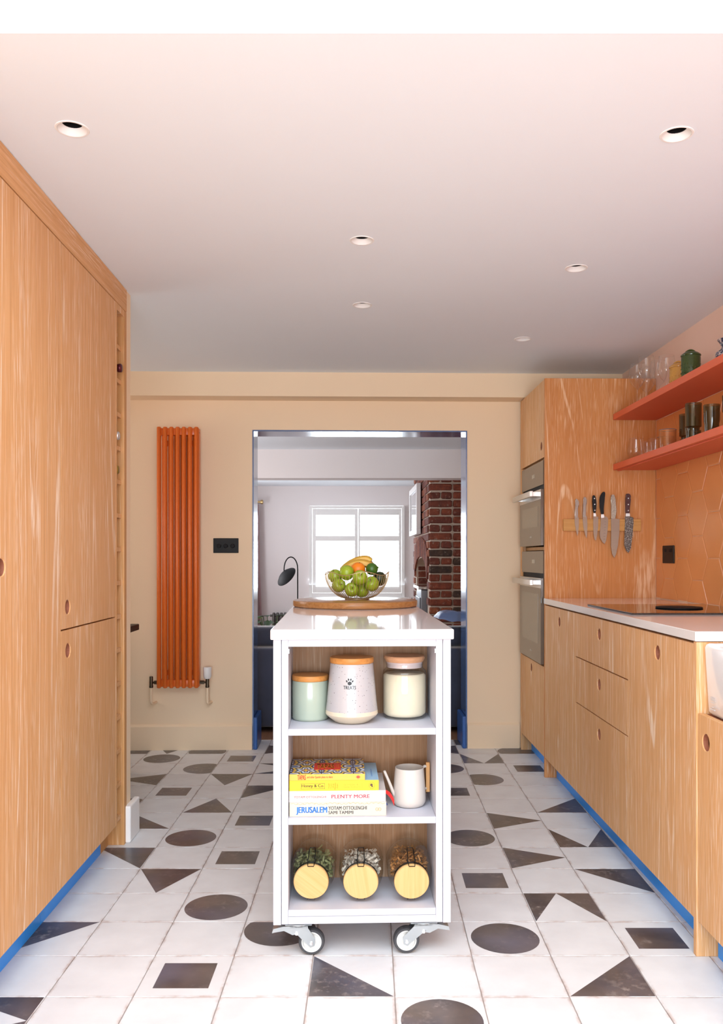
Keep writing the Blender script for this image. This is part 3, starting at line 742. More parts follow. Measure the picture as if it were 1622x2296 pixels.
knife('dark red handled chef knife with a hammered blade, the rightmost on the strip', [(1166, 578), (1230, 575), (1300, 600), (1304, 680), (1285, 900), (1260, 1100), (1222, 1178), (1180, 1140), (1150, 1050), (1156, 860)],
      [(1170, 215), (1200, 202), (1235, 208), (1256, 240), (1252, 272), (1242, 300), (1236, 420), (1234, 530), (1164, 530), (1164, 400), (1166, 280)], BLADEH, REDWOOD,
      [(1170, 530), (1236, 530), (1240, 575), (1168, 578)], [(1209, 283), (1209, 385), (1208, 484)])

# ------------------------------------------------------------ glassware and jars on the shelves
ZU, ZL = 1.8662, 1.6092
def glassware(name, label, cat, prof, m, x, y, z, group=None, rim=None):
    o = thing(name, label, cat, (x, y, z), 0, group)
    bm = B(); lathe(bm, prof, 30); obj('glass_bowl', bm, m, o, 60)
    if rim:
        bm = B(); tube(bm, [(rim[0]*math.cos(2*PI*k/30), rim[0]*math.sin(2*PI*k/30), rim[1]) for k in range(30)], 0.0012, 6, True); obj('rim', bm, rim[2], o, 60)
    return o
wine = [(0.0, 0.0), (0.036, 0.0), (0.036, 0.002), (0.01, 0.006), (0.0045, 0.02), (0.0042, 0.085), (0.008, 0.097), (0.024, 0.112), (0.037, 0.135), (0.0405, 0.155), (0.038, 0.19), (0.034, 0.218)]
GW = 'stemmed wine glasses on the upper shelf'
for x, y, lab in ((1.312, 4.166, 'clear wine glass at the left end of the upper shelf, nearest the front edge'),
                  (1.310, 4.022, 'clear wine glass in front of the left group on the upper shelf'),
                  (1.392, 4.268, 'clear wine glass at the back of the left group on the upper shelf'),
                  (1.402, 4.012, 'clear wine glass next to the yellow jar on the upper shelf'),
                  (1.398, 4.115, 'clear wine glass half hidden behind the one beside the yellow jar')):
    glassware('wine_glass', lab, 'wine glass', wine, CLEAR, x, y, ZU, GW, (0.034, 0.218, CLEAR))
def lidded_jar(label, col, x, y, r, h, big):
    m = plain(label[:12].replace(' ', '_')+'_glaze', col, 0.15, 0.12, 30)
    o = thing('ceramic_jar', label, 'jar', (x, y, ZU), 0, 'lidded glazed jars on the upper shelf')
    bm = B(); lathe(bm, [(0, 0), (r*0.86, 0), (r*0.95, h*0.03), (r*0.98, h*0.25), (r, h*0.7), (r*0.98, h*0.78), (0, h*0.78)], 32); obj('body', bm, m, o, 50)
    bm = B()
    for ring in range(4):
        n = 18
        for k in range(n):
            a = 2*PI*(k+0.5*(ring % 2))/n; zz = h*(0.12+0.13*ring)
            bmesh.ops.create_uvsphere(bm, u_segments=8, v_segments=6, radius=r*0.085*(1.2-0.15*ring), matrix=Matrix.Translation((r*0.97*math.cos(a), r*0.97*math.sin(a), zz)))
    obj('raised_dots', bm, m, o, 60)['kind'] = 'stuff'
    bm = B(); lathe(bm, [(0, h*0.785), (r*1.03, h*0.785), (r*1.05, h*0.81), (r*0.98, h*0.84), (r*0.7, h*0.90), (r*0.3, h*0.93), (0, h*0.93)], 32); l = obj('lid', bm, m, o, 40)
    bm = B(); tube(bm, bezier((-r*0.55, 0, h*0.90), (0, 0, h*1.06), (r*0.55, 0, h*0.90), 8), r*0.10, 8); obj('knob', bm, m, l, 60)
lidded_jar('small mustard yellow lidded jar with raised dots on the upper shelf', (0.62, 0.34, 0.08), 1.388, 3.815, 0.040, 0.150, 0)
lidded_jar('bottle green lidded jar with raised dots on the upper shelf', (0.045, 0.075, 0.018), 1.336, 3.533, 0.039, 0.132, 1)
SPK = NT('speckled_blue_glaze')
SPK.l(SPK.ramp(SPK.noise(SPK.objvec(), 90.0, 4.0, 0.7), [(0.44, (0.02, 0.03, 0.07)), (0.50, (0.12, 0.11, 0.16)), (0.56, (0.55, 0.47, 0.45))]), SPK.p.inputs['Base Color']); SPK.set(rough=0.2); SPK = SPK.m
o = thing('ceramic_vase', 'blue and white speckled vase with a pinched neck on the upper shelf', 'vase', (1.362, 3.235, ZU))
bm = B(); lathe(bm, [(0, 0), (0.026, 0), (0.038, 0.012), (0.044, 0.03), (0.041, 0.048), (0.024, 0.060), (0.020, 0.070), (0.028, 0.086), (0.036, 0.096), (0.034, 0.099), (0.022, 0.088), (0, 0.07)], 32); obj('body', bm, SPK, o, 60)
stemless = [(0, 0), (0.018, 0.0), (0.030, 0.010), (0.040, 0.032), (0.041, 0.050), (0.037, 0.080), (0.033, 0.105)]
for x, y, lab in ((1.305, 4.160, 'clear stemless glass at the front left of the lower shelf'), (1.395, 4.275, 'clear stemless glass in the back corner of the lower shelf'),
                  (1.400, 4.165, 'clear stemless glass beside the copper tumblers on the lower shelf')):
    glassware('stemless_glass', lab, 'glass', stemless, CLEAR, x, y, ZL, 'clear stemless glasses on the lower shelf', (0.033, 0.105, CLEAR))
tumb = [(0, 0), (0.034, 0.0), (0.036, 0.004), (0.0365, 0.03), (0.0375, 0.094)]
for x, y, lab in ((1.335, 3.805, 'copper lustre tumbler with a dark rim, the front one on the lower shelf'), (1.405, 4.030, 'copper lustre tumbler with a dark rim, the back one on the lower shelf')):
    glassware('tumbler', lab, 'tumbler', tumb, COPPERG, x, y, ZL, 'copper lustre tumblers', (0.0375, 0.094, BLUERIM))
smoke = [(0, 0), (0.0255, 0.0), (0.027, 0.004), (0.0275, 0.045), (0.030, 0.055), (0.0315, 0.120)]
SM = 'olive smoked glasses stacked on the lower shelf'
for x, y, z, lab in ((1.336, 3.505, 0, 'olive smoked glass, the lower one of the front stack on the lower shelf'), (1.336, 3.505, 0.047, 'olive smoked glass, the upper one of the front stack on the lower shelf'),
                     (1.408, 3.770, 0, 'olive smoked glass, the lower one of the back stack on the lower shelf'), (1.408, 3.770, 0.047, 'olive smoked glass, the upper one of the back stack on the lower shelf'),
                     (1.338, 3.322, 0.0, 'single olive smoked glass between the stack and the black one')):
    if z: pr = [(0, 0.008), (0.0235, 0.008), (0.025, 0.012), (0.026, 0.07), (0.0318, 0.074), (0.033, 0.115)]; pr = [(r, zz-0.008) for r, zz in pr]; pr = [(0, 0.0), (0.0235, 0.0), (0.0245, 0.006), (0.0250, 0.012), (0.0322, 0.016), (0.0330, 0.112)]
    else: pr = smoke if 'single' in lab else [(0, 0), (0.0285, 0.0), (0.030, 0.004), (0.0300, 0.040), (0.0305, 0.046)]
    zz = 0.0465 if z else 0.0
    glassware('smoked_glass', lab, 'glass', pr, SMOKE, x, y, ZL+zz, SM)
glassware('smoked_glass', 'near-black glass at the right edge of the lower shelf', 'glass', [(0, 0), (0.0285, 0), (0.030, 0.004), (0.031, 0.06), (0.034, 0.066), (0.0345, 0.125)], DARKG, 1.345, 3.150, ZL, SM)

# ------------------------------------------------------------ left hand tall cupboards (front at local x = 0, body towards -x)
def lt(name, label, cat, y0, group=None, z=0):
    return thing(name, label, cat, (-0.897-math.sin(RL)*y0, math.cos(RL)*y0, z), RL, group)
LZ0, LZ1 = 0.111, 2.101
def left_unit(label, y0, y1, doors):
    t = lt('tall_cupboard', label, 'cupboard', y0, 'left hand tall cupboards'); w = y1-y0
    bm = B(); box(bm, -0.60, -0.030, 0.001, w-0.001, LZ0, LZ1); obj('carcass', bm, HOLEIN, t)
    bm = B(); box(bm, -0.078, -0.063, 0, w, 0, LZ0-0.001); obj('plinth', bm, BLUE, t)
    for z0, z1, hy, hz in doors:
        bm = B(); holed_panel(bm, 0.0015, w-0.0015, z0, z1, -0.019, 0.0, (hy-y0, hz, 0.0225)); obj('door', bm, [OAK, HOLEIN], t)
left_unit('tall limed oak cupboard with a single full height door, nearest the viewer on the left', 2.008, 2.611, [(LZ0, LZ1, 2.168, 1.106)])
left_unit('tall limed oak cupboard behind the viewer on the left', 1.404, 2.005, [(LZ0, LZ1, 1.45, 1.106)])
left_unit('tall limed oak cupboard with separate upper and lower doors beside the wine rack', 2.613, 3.216,
          [(LZ0, 0.9035, 2.677, 0.838), (0.9085, LZ1, 2.674, 0.9755)])
fr = lt('frieze_panel', 'long limed oak frieze board between the tall cupboards and the ceiling', 'panel', 1.404)
bm = B(); box(bm, -0.019, 0.0005, 0.0, 1.968, 2.1055, CZ-0.001, 0.001, 0, 1); obj('board', bm, OAKH, fr)
# wine rack
wr = lt('wine_rack', 'narrow full height oak wine rack at the end of the cupboards', 'wine rack', 3.218, 'left hand tall cupboards')
bm = B(); box(bm, -0.60, 0.0, 0.0, 0.016, LZ0, 2.1035, 0.001, 0, 1); obj('side_board', bm, OAK, wr)
bm = B(); box(bm, -0.078, -0.063, -0.0015, 0.0159, 0, LZ0-0.001); obj('plinth', bm, BLUE, wr)
bm = B(); box(bm, -0.60, 0.0, 0.119, 0.152, 0.0, 2.1035, 0.001, 0, 1); obj('side_board', bm, OAKIN, wr)
bm = B(); box(bm, -0.60, -0.58, 0.016, 0.119, 0.1, 2.1035); obj('back_board', bm, OAKIN, wr)
bm = B(); box(bm, -0.58, -0.001, 0.016, 0.119, 2.078, 2.1035); obj('top_board', bm, OAK, wr)
bm = B(); box(bm, -0.078, -0.063, 0.016, 0.119, 0, 0.11); obj('plinth', bm, OAKIN, wr)
for k in range(15):
    z = 0.1237+0.1311*k
    bm = B(); box(bm, -0.58, -0.012, 0.016, 0.119, z-0.018, z-0.001, 0.001, 0, 1); obj('shelf_board', bm, OAK, wr)
BOT = plain('dark_bottle_glass', (0.012, 0.016, 0.010), 0.08, 0.1)
def foil(n, c, metal=0.9, r=0.3): return plain('foil_'+n, c, r, 0.05, metal=metal)
def bottle(slot, fm, label, out=0.0):
    z = 0.1237+0.1311*slot
    t = thing('wine_bottle', label, 'wine bottle', (-0.897-math.sin(RL)*3.285+(-0.02+out), math.cos(RL)*3.285, z+0.0372), 0, 'wine bottles lying in the rack', (0, PI/2, RL))
    bm = B(); lathe(bm, [(0, -0.30), (0.034, -0.30), (0.0365, -0.295), (0.0365, -0.12), (0.030, -0.095), (0.0165, -0.075), (0.014, -0.055), (0.014, -0.0)], 24); obj('bottle_body', bm, BOT, t, 50)
    bm = B(); lathe(bm, [(0.0146, -0.060), (0.0150, -0.012), (0.0165, -0.010), (0.0165, 0.0), (0.013, 0.003), (0, 0.003)], 24); obj('foil_cap', bm, fm, t, 50)
bottle(14, foil('copper', (0.75, 0.40, 0.30)), 'wine bottle with a copper foil cap in the topmost cell of the rack', 0.0)
bottle(13, foil('claret', (0.10, 0.012, 0.02), 0.5), 'wine bottle with a dark claret cap sticking out, second cell from the top', 0.022)
bottle(12, foil('black', (0.012, 0.012, 0.012), 0.2), 'wine bottle with a black cap in the third cell from the top', -0.005)
bottle(11, foil('silver', (0.78, 0.78, 0.80)), 'wine bottle with a silver foil cap in the fourth cell from the top', 0.012)
bottle(10, foil('gold', (0.42, 0.28, 0.06)), 'wine bottle with a dull gold cap in the fifth cell from the top', 0.010)
bottle(9, bpy.data.materials['foil_black'], 'wine bottle with a black cap in the sixth cell from the top', -0.006)
bottle(8, bpy.data.materials['foil_gold'], 'wine bottle with a gold cap just above the empty cells', -0.004)
bottle(4, foil('red', (0.25, 0.012, 0.012), 0.3), 'wine bottle with a red cap alone in the lower half of the rack', -0.006)

# nook desk behind the partition
t = lt('nook_desk', 'black topped desk unit just showing behind the white partition', 'desk', 3.62)
bm = B(); box(bm, -1.7, -0.232, 0.0, 0.88, 0.748, 0.780, 0.004); obj('desk_top', bm, BLACK, t)
bm = B(); box(bm, -1.7, -0.290, 0.0, 0.86, 0.0, 0.7475); obj('carcass', bm, plain('olive_paint', (0.20, 0.19, 0.07), 0.5), t)
bm = B(); tube(bm, [(-0.289, 0.70, 0.56), (-0.272, 0.70, 0.56), (-0.272, 0.70, 0.46), (-0.289, 0.70, 0.46)], 0.005, 8); obj('handle', bm, BRONZE, t, 60)

# ------------------------------------------------------------ on the back wall: radiator, switch plate
def bt(name, label, cat, x, z=0, group=None):
    return thing(name, label, cat, (x*math.cos(RB), 5.02+x*math.sin(RB), z), RB, group)
rd = bt('column_radiator', 'tall terracotta column radiator on the cream wall beside the switch', 'radiator', -1.1165)
def oval(bm, cx, cy, rx, ry, z0, z1, n=16, cut=0.004):
    pts = lambda s, z: [(cx+rx*s*math.cos(2*PI*k/n), cy+ry*s*math.sin(2*PI*k/n), z) for k in range(n)]
    loft(bm, [pts(0.75, z0), pts(1, z0+cut), pts(1, z1-cut), pts(0.75, z1)])
bm = B(); oval(bm, 0, 0, 0.0122, 0.016, 0.378, 1.885); first = obj('column', bm, TERRA, rd, 50); first.location = (-0.1075, -0.094, 0)
for k in range(1, 7): inst('column', first.data, rd, (-0.1075+0.0358*k, -0.094, 0))
bm = B()
for z0, z1 in ((0.384, 0.424), (1.838, 1.879)): box(bm, -0.1195, 0.1195, -0.094, -0.048, z0, z1, 0.004)
obj('header', bm, TERRA, rd, 50)
bm = B(); oval(bm, 0, 0, 0.0110, 0.008, 0.384, 1.877, 12); fb = obj('rear_column', bm, TERRA, rd, 50); fb.location = (-0.0896, -0.052, 0)
for k in range(1, 6): inst('rear_column', fb.data, rd, (-0.0896+0.0358*k, -0.052, 0))
bm = B(); box(bm, 0.1195, 0.1225, -0.100, -0.052, 0.384, 1.877, 0.001, 0, 1); obj('side_plate', bm, TERRA, rd)
bm = B(); lathe(bm, [(0, 0), (0.004, 0), (0.004, 0.001), (0, 0.001)], 12, Matrix.Translation((0.1225, -0.075, 1.855)) @ Matrix.Rotation(PI/2, 4, 'Y')); obj('vent_plug', bm, BRONZE, rd)
for x, z in ((-0.08, 1.80), (0.08, 1.80), (-0.08, 0.46), (0.08, 0.46)):
    bm = B(); box(bm, x-0.012, x+0.012, -0.046, 0.0, z-0.015, z+0.015, 0.002); obj('bracket', bm, TERRA, rd)
# valves
rv = bt('radiator_valve', 'dark bronze lockshield valve with a cream pipe, at the radiator foot by the partition', 'valve', -1.273, 0, 'radiator valves')
bm = B(); lathe(bm, [(0, 0.377), (0.011, 0.377), (0.012, 0.385), (0.0105, 0.39), (0.0105, 0.44), (0.009, 0.443), (0, 0.443)], 16, Matrix.Translation((0, -0.075, 0)))
tube(bm, [(0.008, -0.075, 0.407), (0.020, -0.075, 0.407)], 0.006, 10); tube(bm, [(0.017, -0.075, 0.407), (0.032, -0.075, 0.407)], 0.011, 6); obj('valve_body', bm, BRONZE, rv, 40)
bm = B(); tube(bm, [(0, -0.075, 0.378), (0, -0.075, 0.300)] + bezier((0, -0.075, 0.300), (0, -0.075, 0.282), (0.006, -0.05, 0.281), 6)[1:] + [(0.012, -0.001, 0.281)], 0.0078, 10); obj('pipe', bm, WALLP, rv, 60)
rv = bt('radiator_valve', 'thermostatic radiator valve with a white head and cream pipe', 'valve', -0.949, 0, 'radiator valves')
bm = B(); lathe(bm, [(0, 0.377), (0.011, 0.377), (0.012, 0.385), (0.0105, 0.39), (0.0105, 0.428), (0, 0.428)], 16, Matrix.Translation((0, -0.075, 0)))
tube(bm, [(-0.008, -0.075, 0.407), (-0.022, -0.075, 0.407)], 0.006, 10); tube(bm, [(-0.018, -0.075, 0.407), (-0.042, -0.075, 0.407)], 0.011, 6); obj('valve_body', bm, BRONZE, rv, 40)
bm = B(); lathe(bm, [(0, 0.4285), (0.017, 0.4285), (0.021, 0.436), (0.0235, 0.445), (0.0245, 0.492), (0.022, 0.496), (0, 0.496)], 24, Matrix.Translation((0, -0.075, 0))); obj('thermostat_head', bm, WHITEPL, rv, 40)
bm = B(); tube(bm, [(0, -0.075, 0.378), (0, -0.075, 0.300)] + bezier((0, -0.075, 0.300), (0, -0.075, 0.282), (0.006, -0.05, 0.281), 6)[1:] + [(0.012, -0.001, 0.281)], 0.0078, 10); obj('pipe', bm, WALLP, rv, 60)
sw = bt('dimmer_switch', 'black wall plate with three round dimmer knobs beside the doorway', 'light switch', -0.852, 1.2015)
bm = B(); box(bm, -0.074, 0.074, -0.006, -0.0002, -0.0435, 0.0435, 0.0025); obj('plate', bm, BLACK, sw)
for x in (-0.040, 0.0, 0.040):
    bm = B(); lathe(bm, [(0, -0.001), (0.0125, -0.001), (0.0125, 0.010), (0.0105, 0.0125), (0, 0.0125)], 24, Matrix.Translation((x, -0.0055, -0.002)) @ Matrix.Rotation(PI/2, 4, 'X')); obj('knob', bm, BLACKM, sw, 40)

# ------------------------------------------------------------ the kitchen cart
RC = 0.0373; CX, CY = -0.0227, 2.3897
def cw(x, y): return (CX+x*math.cos(RC)-y*math.sin(RC), CY+x*math.sin(RC)+y*math.cos(RC))
cart = thing('kitchen_cart', 'pale lilac island cart on casters with white quartz top and open shelves', 'cart', (CX, CY, 0), RC)
CL = 1.36
for s in (-1, 1):
    a, b = sorted((s*0.2285, s*0.2505))
    bm = B(); box(bm, a, b, 0.0, CL, 0.0985, 0.900, 0.0008, 0, 1); obj('side_panel', bm, CART, cart)
    a, b = sorted((s*0.2085, s*0.2272))
    bm = B(); box(bm, a, b, 0.0008, 0.247, 0.1000, 0.8998, 0.0006, 0, 1); obj('shelf_side', bm, CART, cart)
    bm = B(); tube(bm, [(s*0.2075, 0.016, 0.872), (s*0.2075, 0.016, 0.860)], 0.0016, 6); obj('shelf_pin', bm, CHROME, cart)
bm = B(); box(bm, -0.2083, 0.2083, 0.0008, 0.247, 0.8805, 0.8998, 0.0006, 0, 1); obj('top_rail', bm, CART, cart)
bm = B(); box(bm, -0.2083, 0.2083, 0.0012, 0.247, 0.1000, 0.1205, 0.0006, 0, 1); obj('bottom_rail', bm, CART, cart)
for z0, z1 in ((0.1212, 0.1397), (0.3792, 0.3978), (0.6302, 0.6487)):
    bm = B(); box(bm, -0.2082, 0.2082, 0.0022, 0.2415, z0, z1, 0.0006, 0, 1); obj('shelf', bm, CART, cart)
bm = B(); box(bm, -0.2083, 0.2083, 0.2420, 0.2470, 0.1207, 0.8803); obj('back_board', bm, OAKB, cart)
bm = B(); box(bm, -0.2275, 0.2275, 0.2480, CL-0.001, 0.0990, 0.8995); obj('rear_carcass', bm, CART, cart)
bm = B(); box(bm, -0.2580, 0.2580, -0.012, CL+0.012, 0.9008, 0.9295, 0.003, 0, 2); obj('cart_top', bm, QUARTZ, cart)
def caster(px, wx, py, flip, braked=True):
    s = flip
    bm = B()
    box(bm, px-0.038, px+0.038, py-0.034, py+0.034, 0.0945, 0.0975, 0.0008, 0, 1)
    lathe(bm, [(0, 0.083), (0.020, 0.083), (0.026, 0.088), (0.026, 0.0945), (0, 0.0945)], 20, Matrix.Translation((px, py, 0)))
    for dy in (-0.0175, 0.0175):
        y0, y1 = sorted((py+dy-0.0012, py+dy+0.0012))
        pts = [(px-s*0.026, 0.084), (px+s*0.024, 0.084), (wx+s*0.011, 0.050), (wx+s*0.009, 0.030), (wx-s*0.003, 0.025), (wx-s*0.012, 0.034)]
        prism(bm, pts, lambda u, v, k: (u, (y0, y1)[k], v))
    box(bm, px-0.026, px+0.026, py-0.0187, py+0.0187, 0.082, 0.086)
    c = obj('caster', bm, ZINC, cart, 30)
    M = Matrix.Translation((wx, py, 0.0375)) @ Matrix.Rotation(PI/2, 4, 'X')
    bm = B(); lathe(bm, [(0.0285, -0.012), (0.0345, -0.012), (0.0372, -0.006), (0.0375, 0.0), (0.0372, 0.006), (0.0345, 0.012), (0.0285, 0.012)], 40, M, closed=True); obj('tyre', bm, RUBBER, c, 50)
    bm = B(); lathe(bm, [(0, -0.009), (0.012, -0.010), (0.014, -0.005), (0.024, -0.005), (0.026, -0.012), (0.0285, -0.012), (0.0285, 0.012), (0.026, 0.012), (0.024, 0.005), (0.014, 0.005), (0.012, 0.010), (0, 0.009)], 40, M); obj('hub', bm, HUBPL, c, 40)
    bm = B()
    for zz, xx in ((0.0375, wx), (0.0665, (px+wx)/2-s*0.024)):
        lathe(bm, [(0, -0.022), (0.0055, -0.022), (0.0055, 0.022), (0, 0.022)], 6, Matrix.Translation((xx, py, zz)) @ Matrix.Rotation(PI/2, 4, 'X'))
    obj('bolt', bm, CHROME, c)
    if braked:
        bm = B()
        prism(bm, [(px-s*0.012, 0.086), (px-s*0.045, 0.084), (px-s*0.072, 0.078), (px-s*0.076, 0.066), (px-s*0.068, 0.068), (px-s*0.042, 0.072), (px-s*0.018, 0.060), (px-s*0.006, 0.062)],
              lambda u, v, k: (u, py+(-0.015, 0.015)[k], v))
        obj('brake_pedal', bm, ZINC, c)
caster(-0.180, -0.1440, 0.038, 1); caster(0.175, 0.1270, 0.038, -1)
caster(-0.180, -0.1440, CL-0.06, 1, False); caster(0.175, 0.1270, CL-0.06, -1, False)

# round board and wire fruit bowl
BX, BY, BZ = -0.063, 3.52, 0.9297
o = thing('round_board', 'thick round wooden board at the far end of the cart top', 'board', (BX, BY, BZ), 0.2)
bm = B(); lathe(bm, [(0, 0), (0.250, 0), (0.2565, 0.004), (0.2575, 0.008), (0.2575, 0.021), (0.2565, 0.025), (0.250, 0.0275), (0, 0.0275)], 72); obj('board', bm, BOARDW, o, 40)
FX, FY, FZ = -0.0555, 3.535, BZ+0.0277
bowl = thing('fruit_bowl', 'champagne wire fruit bowl with a wavy rim on the round board', 'bowl', (FX, FY, FZ))
def bprof(s):      # s 0..1 from foot to rim: radius, height
    return 0.050+0.083*math.sin(s*PI/2)**0.92 if s > 0 else 0.050, 0.004+0.106*(1-math.cos(s*PI/2*0.99))**0.80
def rimh(a): return 0.0075*math.sin(5*a+1.9)
NW = 56
for k in range(NW):
    a = 2*PI*k/NW
    pts = []
    for q in range(9):
        s = q/8; r, z = bprof(s); z += rimh(a)*s*s
        pts.append((r*math.cos(a), r*math.sin(a), z))
    bm = B(); tube(bm, pts, 0.00105, 5); obj('wire', bm, GOLDWIRE, bowl, 60)
rr_, zr_ = bprof(1.0)
bm = B(); tube(bm, [(rr_*math.cos(2*PI*k/90), rr_*math.sin(2*PI*k/90), zr_+rimh(2*PI*k/90)) for k in range(90)], 0.0016, 6, True); obj('rim_wire', bm, GOLDWIRE, bowl, 60)
bm = B(); tube(bm, [(0.050*math.cos(2*PI*k/48), 0.050*math.sin(2*PI*k/48), 0.0022) for k in range(48)], 0.0021, 8, True); lathe(bm, [(0, 0.0008), (0.049, 0.0008), (0.049, 0.0022), (0, 0.0022)], 40); obj('foot_ring', bm, GOLDWIRE, bowl, 60)
APPLE = NT('green_apple'); va = APPLE.objvec((1, 1, 1))
APPLE.l(APPLE.mix(APPLE.ramp(APPLE.noise(va, 120.0, 2.0), [(0.62, 0.0), (0.72, 0.5)]), APPLE.mix(APPLE.noise(va, 18.0, 3.0), (0.24, 0.36, 0.012), (0.36, 0.46, 0.03)), (0.55, 0.60, 0.22)), APPLE.p.inputs['Base Color']); APPLE.set(rough=0.28); APPLE = APPLE.m
LIME = plain('lime_skin', (0.045, 0.13, 0.012), 0.35, 0.15, 60, bump=0.1); AVO = plain('avocado_skin', (0.022, 0.038, 0.010), 0.4, 0.25, 70, bump=0.3)
ORANGE = plain('orange_peel', (0.85, 0.23, 0.01), 0.4, 0.05, 120, bump=0.25)
BAN = NT('banana_peel'); BAN.l(BAN.mix(BAN.ramp(BAN.noise(BAN.objvec(), 14.0, 3.0), [(0.45, 0.0), (0.7, 1.0)]), (0.72, 0.42, 0.05), (0.62, 0.48, 0.06)), BAN.p.inputs['Base Color']); BAN.set(rough=0.45); BAN = BAN.m
STEMB = plain('brown_stem', (0.10, 0.05, 0.03), 0.7)
def apple(label, dx, dy, dz, r, tilt=(0, 0, 0)):
    t = thing('apple', label, 'apple', (FX+dx, FY+dy, FZ+dz), 0, 'green apples in the wire bowl', tilt)
    pr = [(0, 0.60*r), (0.10*r, 0.66*r), (0.30*r, 0.86*r), (0.55*r, 0.90*r), (0.84*r, 0.66*r), (1.0*r, 0.22*r), (0.99*r, -0.15*r), (0.84*r, -0.55*r), (0.58*r, -0.82*r), (0.30*r, -0.90*r), (0.10*r, -0.80*r), (0, -0.76*r)]
    bm = B(); lathe(bm, pr, 24); obj('apple_body', bm, APPLE, t, 80)
    bm = B(); tube(bm, bezier((0, 0, 0.58*r), (0.02*r, 0, 0.9*r), (0.16*r, 0, 1.12*r), 5), 0.0012, 6); obj('stem', bm, STEMB, t)
for lab, p, r, tl in (('green apple with its stem showing, above the rim on the left of the bowl', (-0.0426, -0.0358, 0.110), 0.032, (-0.5, 0.15, 0)),
                  ('green apple tucked against the far left side of the bowl', (-0.0924, 0.0211, 0.0948), 0.030, (0.3, -0.4, 0)),
                  ('bright green apple at the front centre, just below the orange', (0.0122, -0.0735, 0.0901), 0.032, (0.9, 0.3, 0)),
                  ('green apple low at the front of the bowl, left of centre', (-0.0213, -0.0484, 0.0415), 0.031, (1.2, 0.2, 0)),
                  ('green apple at the bottom middle of the bowl', (0.0194, -0.0017, 0.036), 0.030, (0.4, 1.0, 0)),
                  ('green apple behind the wires at the front right of the bowl', (0.0614, -0.0393, 0.0645), 0.032, (0.8, -0.5, 0)),
                  ('green apple low on the left side of the bowl', (-0.0766, -0.0251, 0.0578), 0.030, (1.0, 0.9, 0)),
                  ('green apple at the back of the bowl under the bananas', (0.0, 0.060, 0.060), 0.031, (0.2, 0.2, 0))):
    apple(lab, *p, r*0.955, tl)
def ball(name, label, cat, p, r, m, sx=1.0, sz=1.0, bit=None, rot=(0, 0, 0)):
    t = thing(name, label, cat, (FX+p[0], FY+p[1], FZ+p[2]), 0, None, rot)
    bm = B(); bmesh.ops.create_uvsphere(bm, u_segments=28, v_segments=18, radius=r, matrix=Matrix.Diagonal((sx, 1, sz, 1)))
    if bit == 'nub':
        bmesh.ops.create_cone(bm, cap_ends=True, segments=10, radius1=r*0.25, radius2=r*0.05, depth=r*0.2, matrix=Matrix.Translation((0, 0, r*sz*1.04)))
    obj('fruit', bm, m, t, 80)
    bm = B(); lathe(bm, [(0, 0), (r*0.09, 0), (r*0.07, r*0.05), (0, r*0.05)], 8, Matrix.Translation((0, 0, r*sz*0.985))); obj('stem_button', bm, STEMB, t)
ball('orange', 'single bright orange on top of the apples in the bowl', 'orange', (0.0039, 0.008, 0.123), 0.031, ORANGE, rot=(0.3, 0.2, 0))
ball('lime', 'dark green lime on top at the right, beside the orange', 'lime', (0.0614, -0.0059, 0.1258), 0.0255, LIME, 1.0, 1.0, 'nub', (0.1, 1.3, 0))
ball('avocado', 'dark avocado against the right side of the bowl', 'avocado', (0.0927, 0.020, 0.0841), 0.0295, AVO, 1.0, 1.04, None, (0.2, 0.5, 0))
def banana(label, pts, y):
    t = thing('banana', label, 'banana', (FX, FY+y, FZ), 0, 'bananas on top of the fruit')
    P = [(x, 0, z) for x, z in pts]; sm = []
    for k in range(17):
        s = k/16*(len(P)-1); i0 = min(int(s), len(P)-2); f = s-i0
        p0, p1, p2, p3 = [Vector(P[max(0, min(len(P)-1, i0+d))]) for d in (-1, 0, 1, 2)]
        sm.append(0.5*((2*p1)+(p2-p0)*f+(2*p0-5*p1+4*p2-p3)*f*f+(3*p1-p0-3*p2+p3)*f**3))
    rad = [0.0165*min(1, 0.35+1.1*math.sin(PI*(0.06+0.86*k/16))**0.6) for k in range(17)]; rad[0] = 0.004; rad[-1] = 0.006
    bm = B(); tube(bm, sm, rad, 6); bmesh.ops.subdivide_edges(bm, edges=bm.edges[:], cuts=1, smooth=0.6); obj('peel', bm, BAN, t, 60)
    d = (sm[-1]-sm[-2]).normalized()
    bm = B(); tube(bm, [sm[-1], sm[-1]+d*0.008, sm[-1]+d*0.018+Vector((0.002, 0, -0.004))], [0.0058, 0.0045, 0.0058], 6); obj('stalk', bm, STEMB, t, 50)
banana('upper banana arching over the fruit in the bowl', [(-0.070, 0.112), (-0.035, 0.143), (0.005, 0.162), (0.038, 0.166), (0.058, 0.154)], 0.080)
banana('lower banana lying just behind the orange', [(-0.058, 0.116), (-0.028, 0.140), (0.008, 0.150), (0.040, 0.146), (0.064, 0.134)], 0.0475)

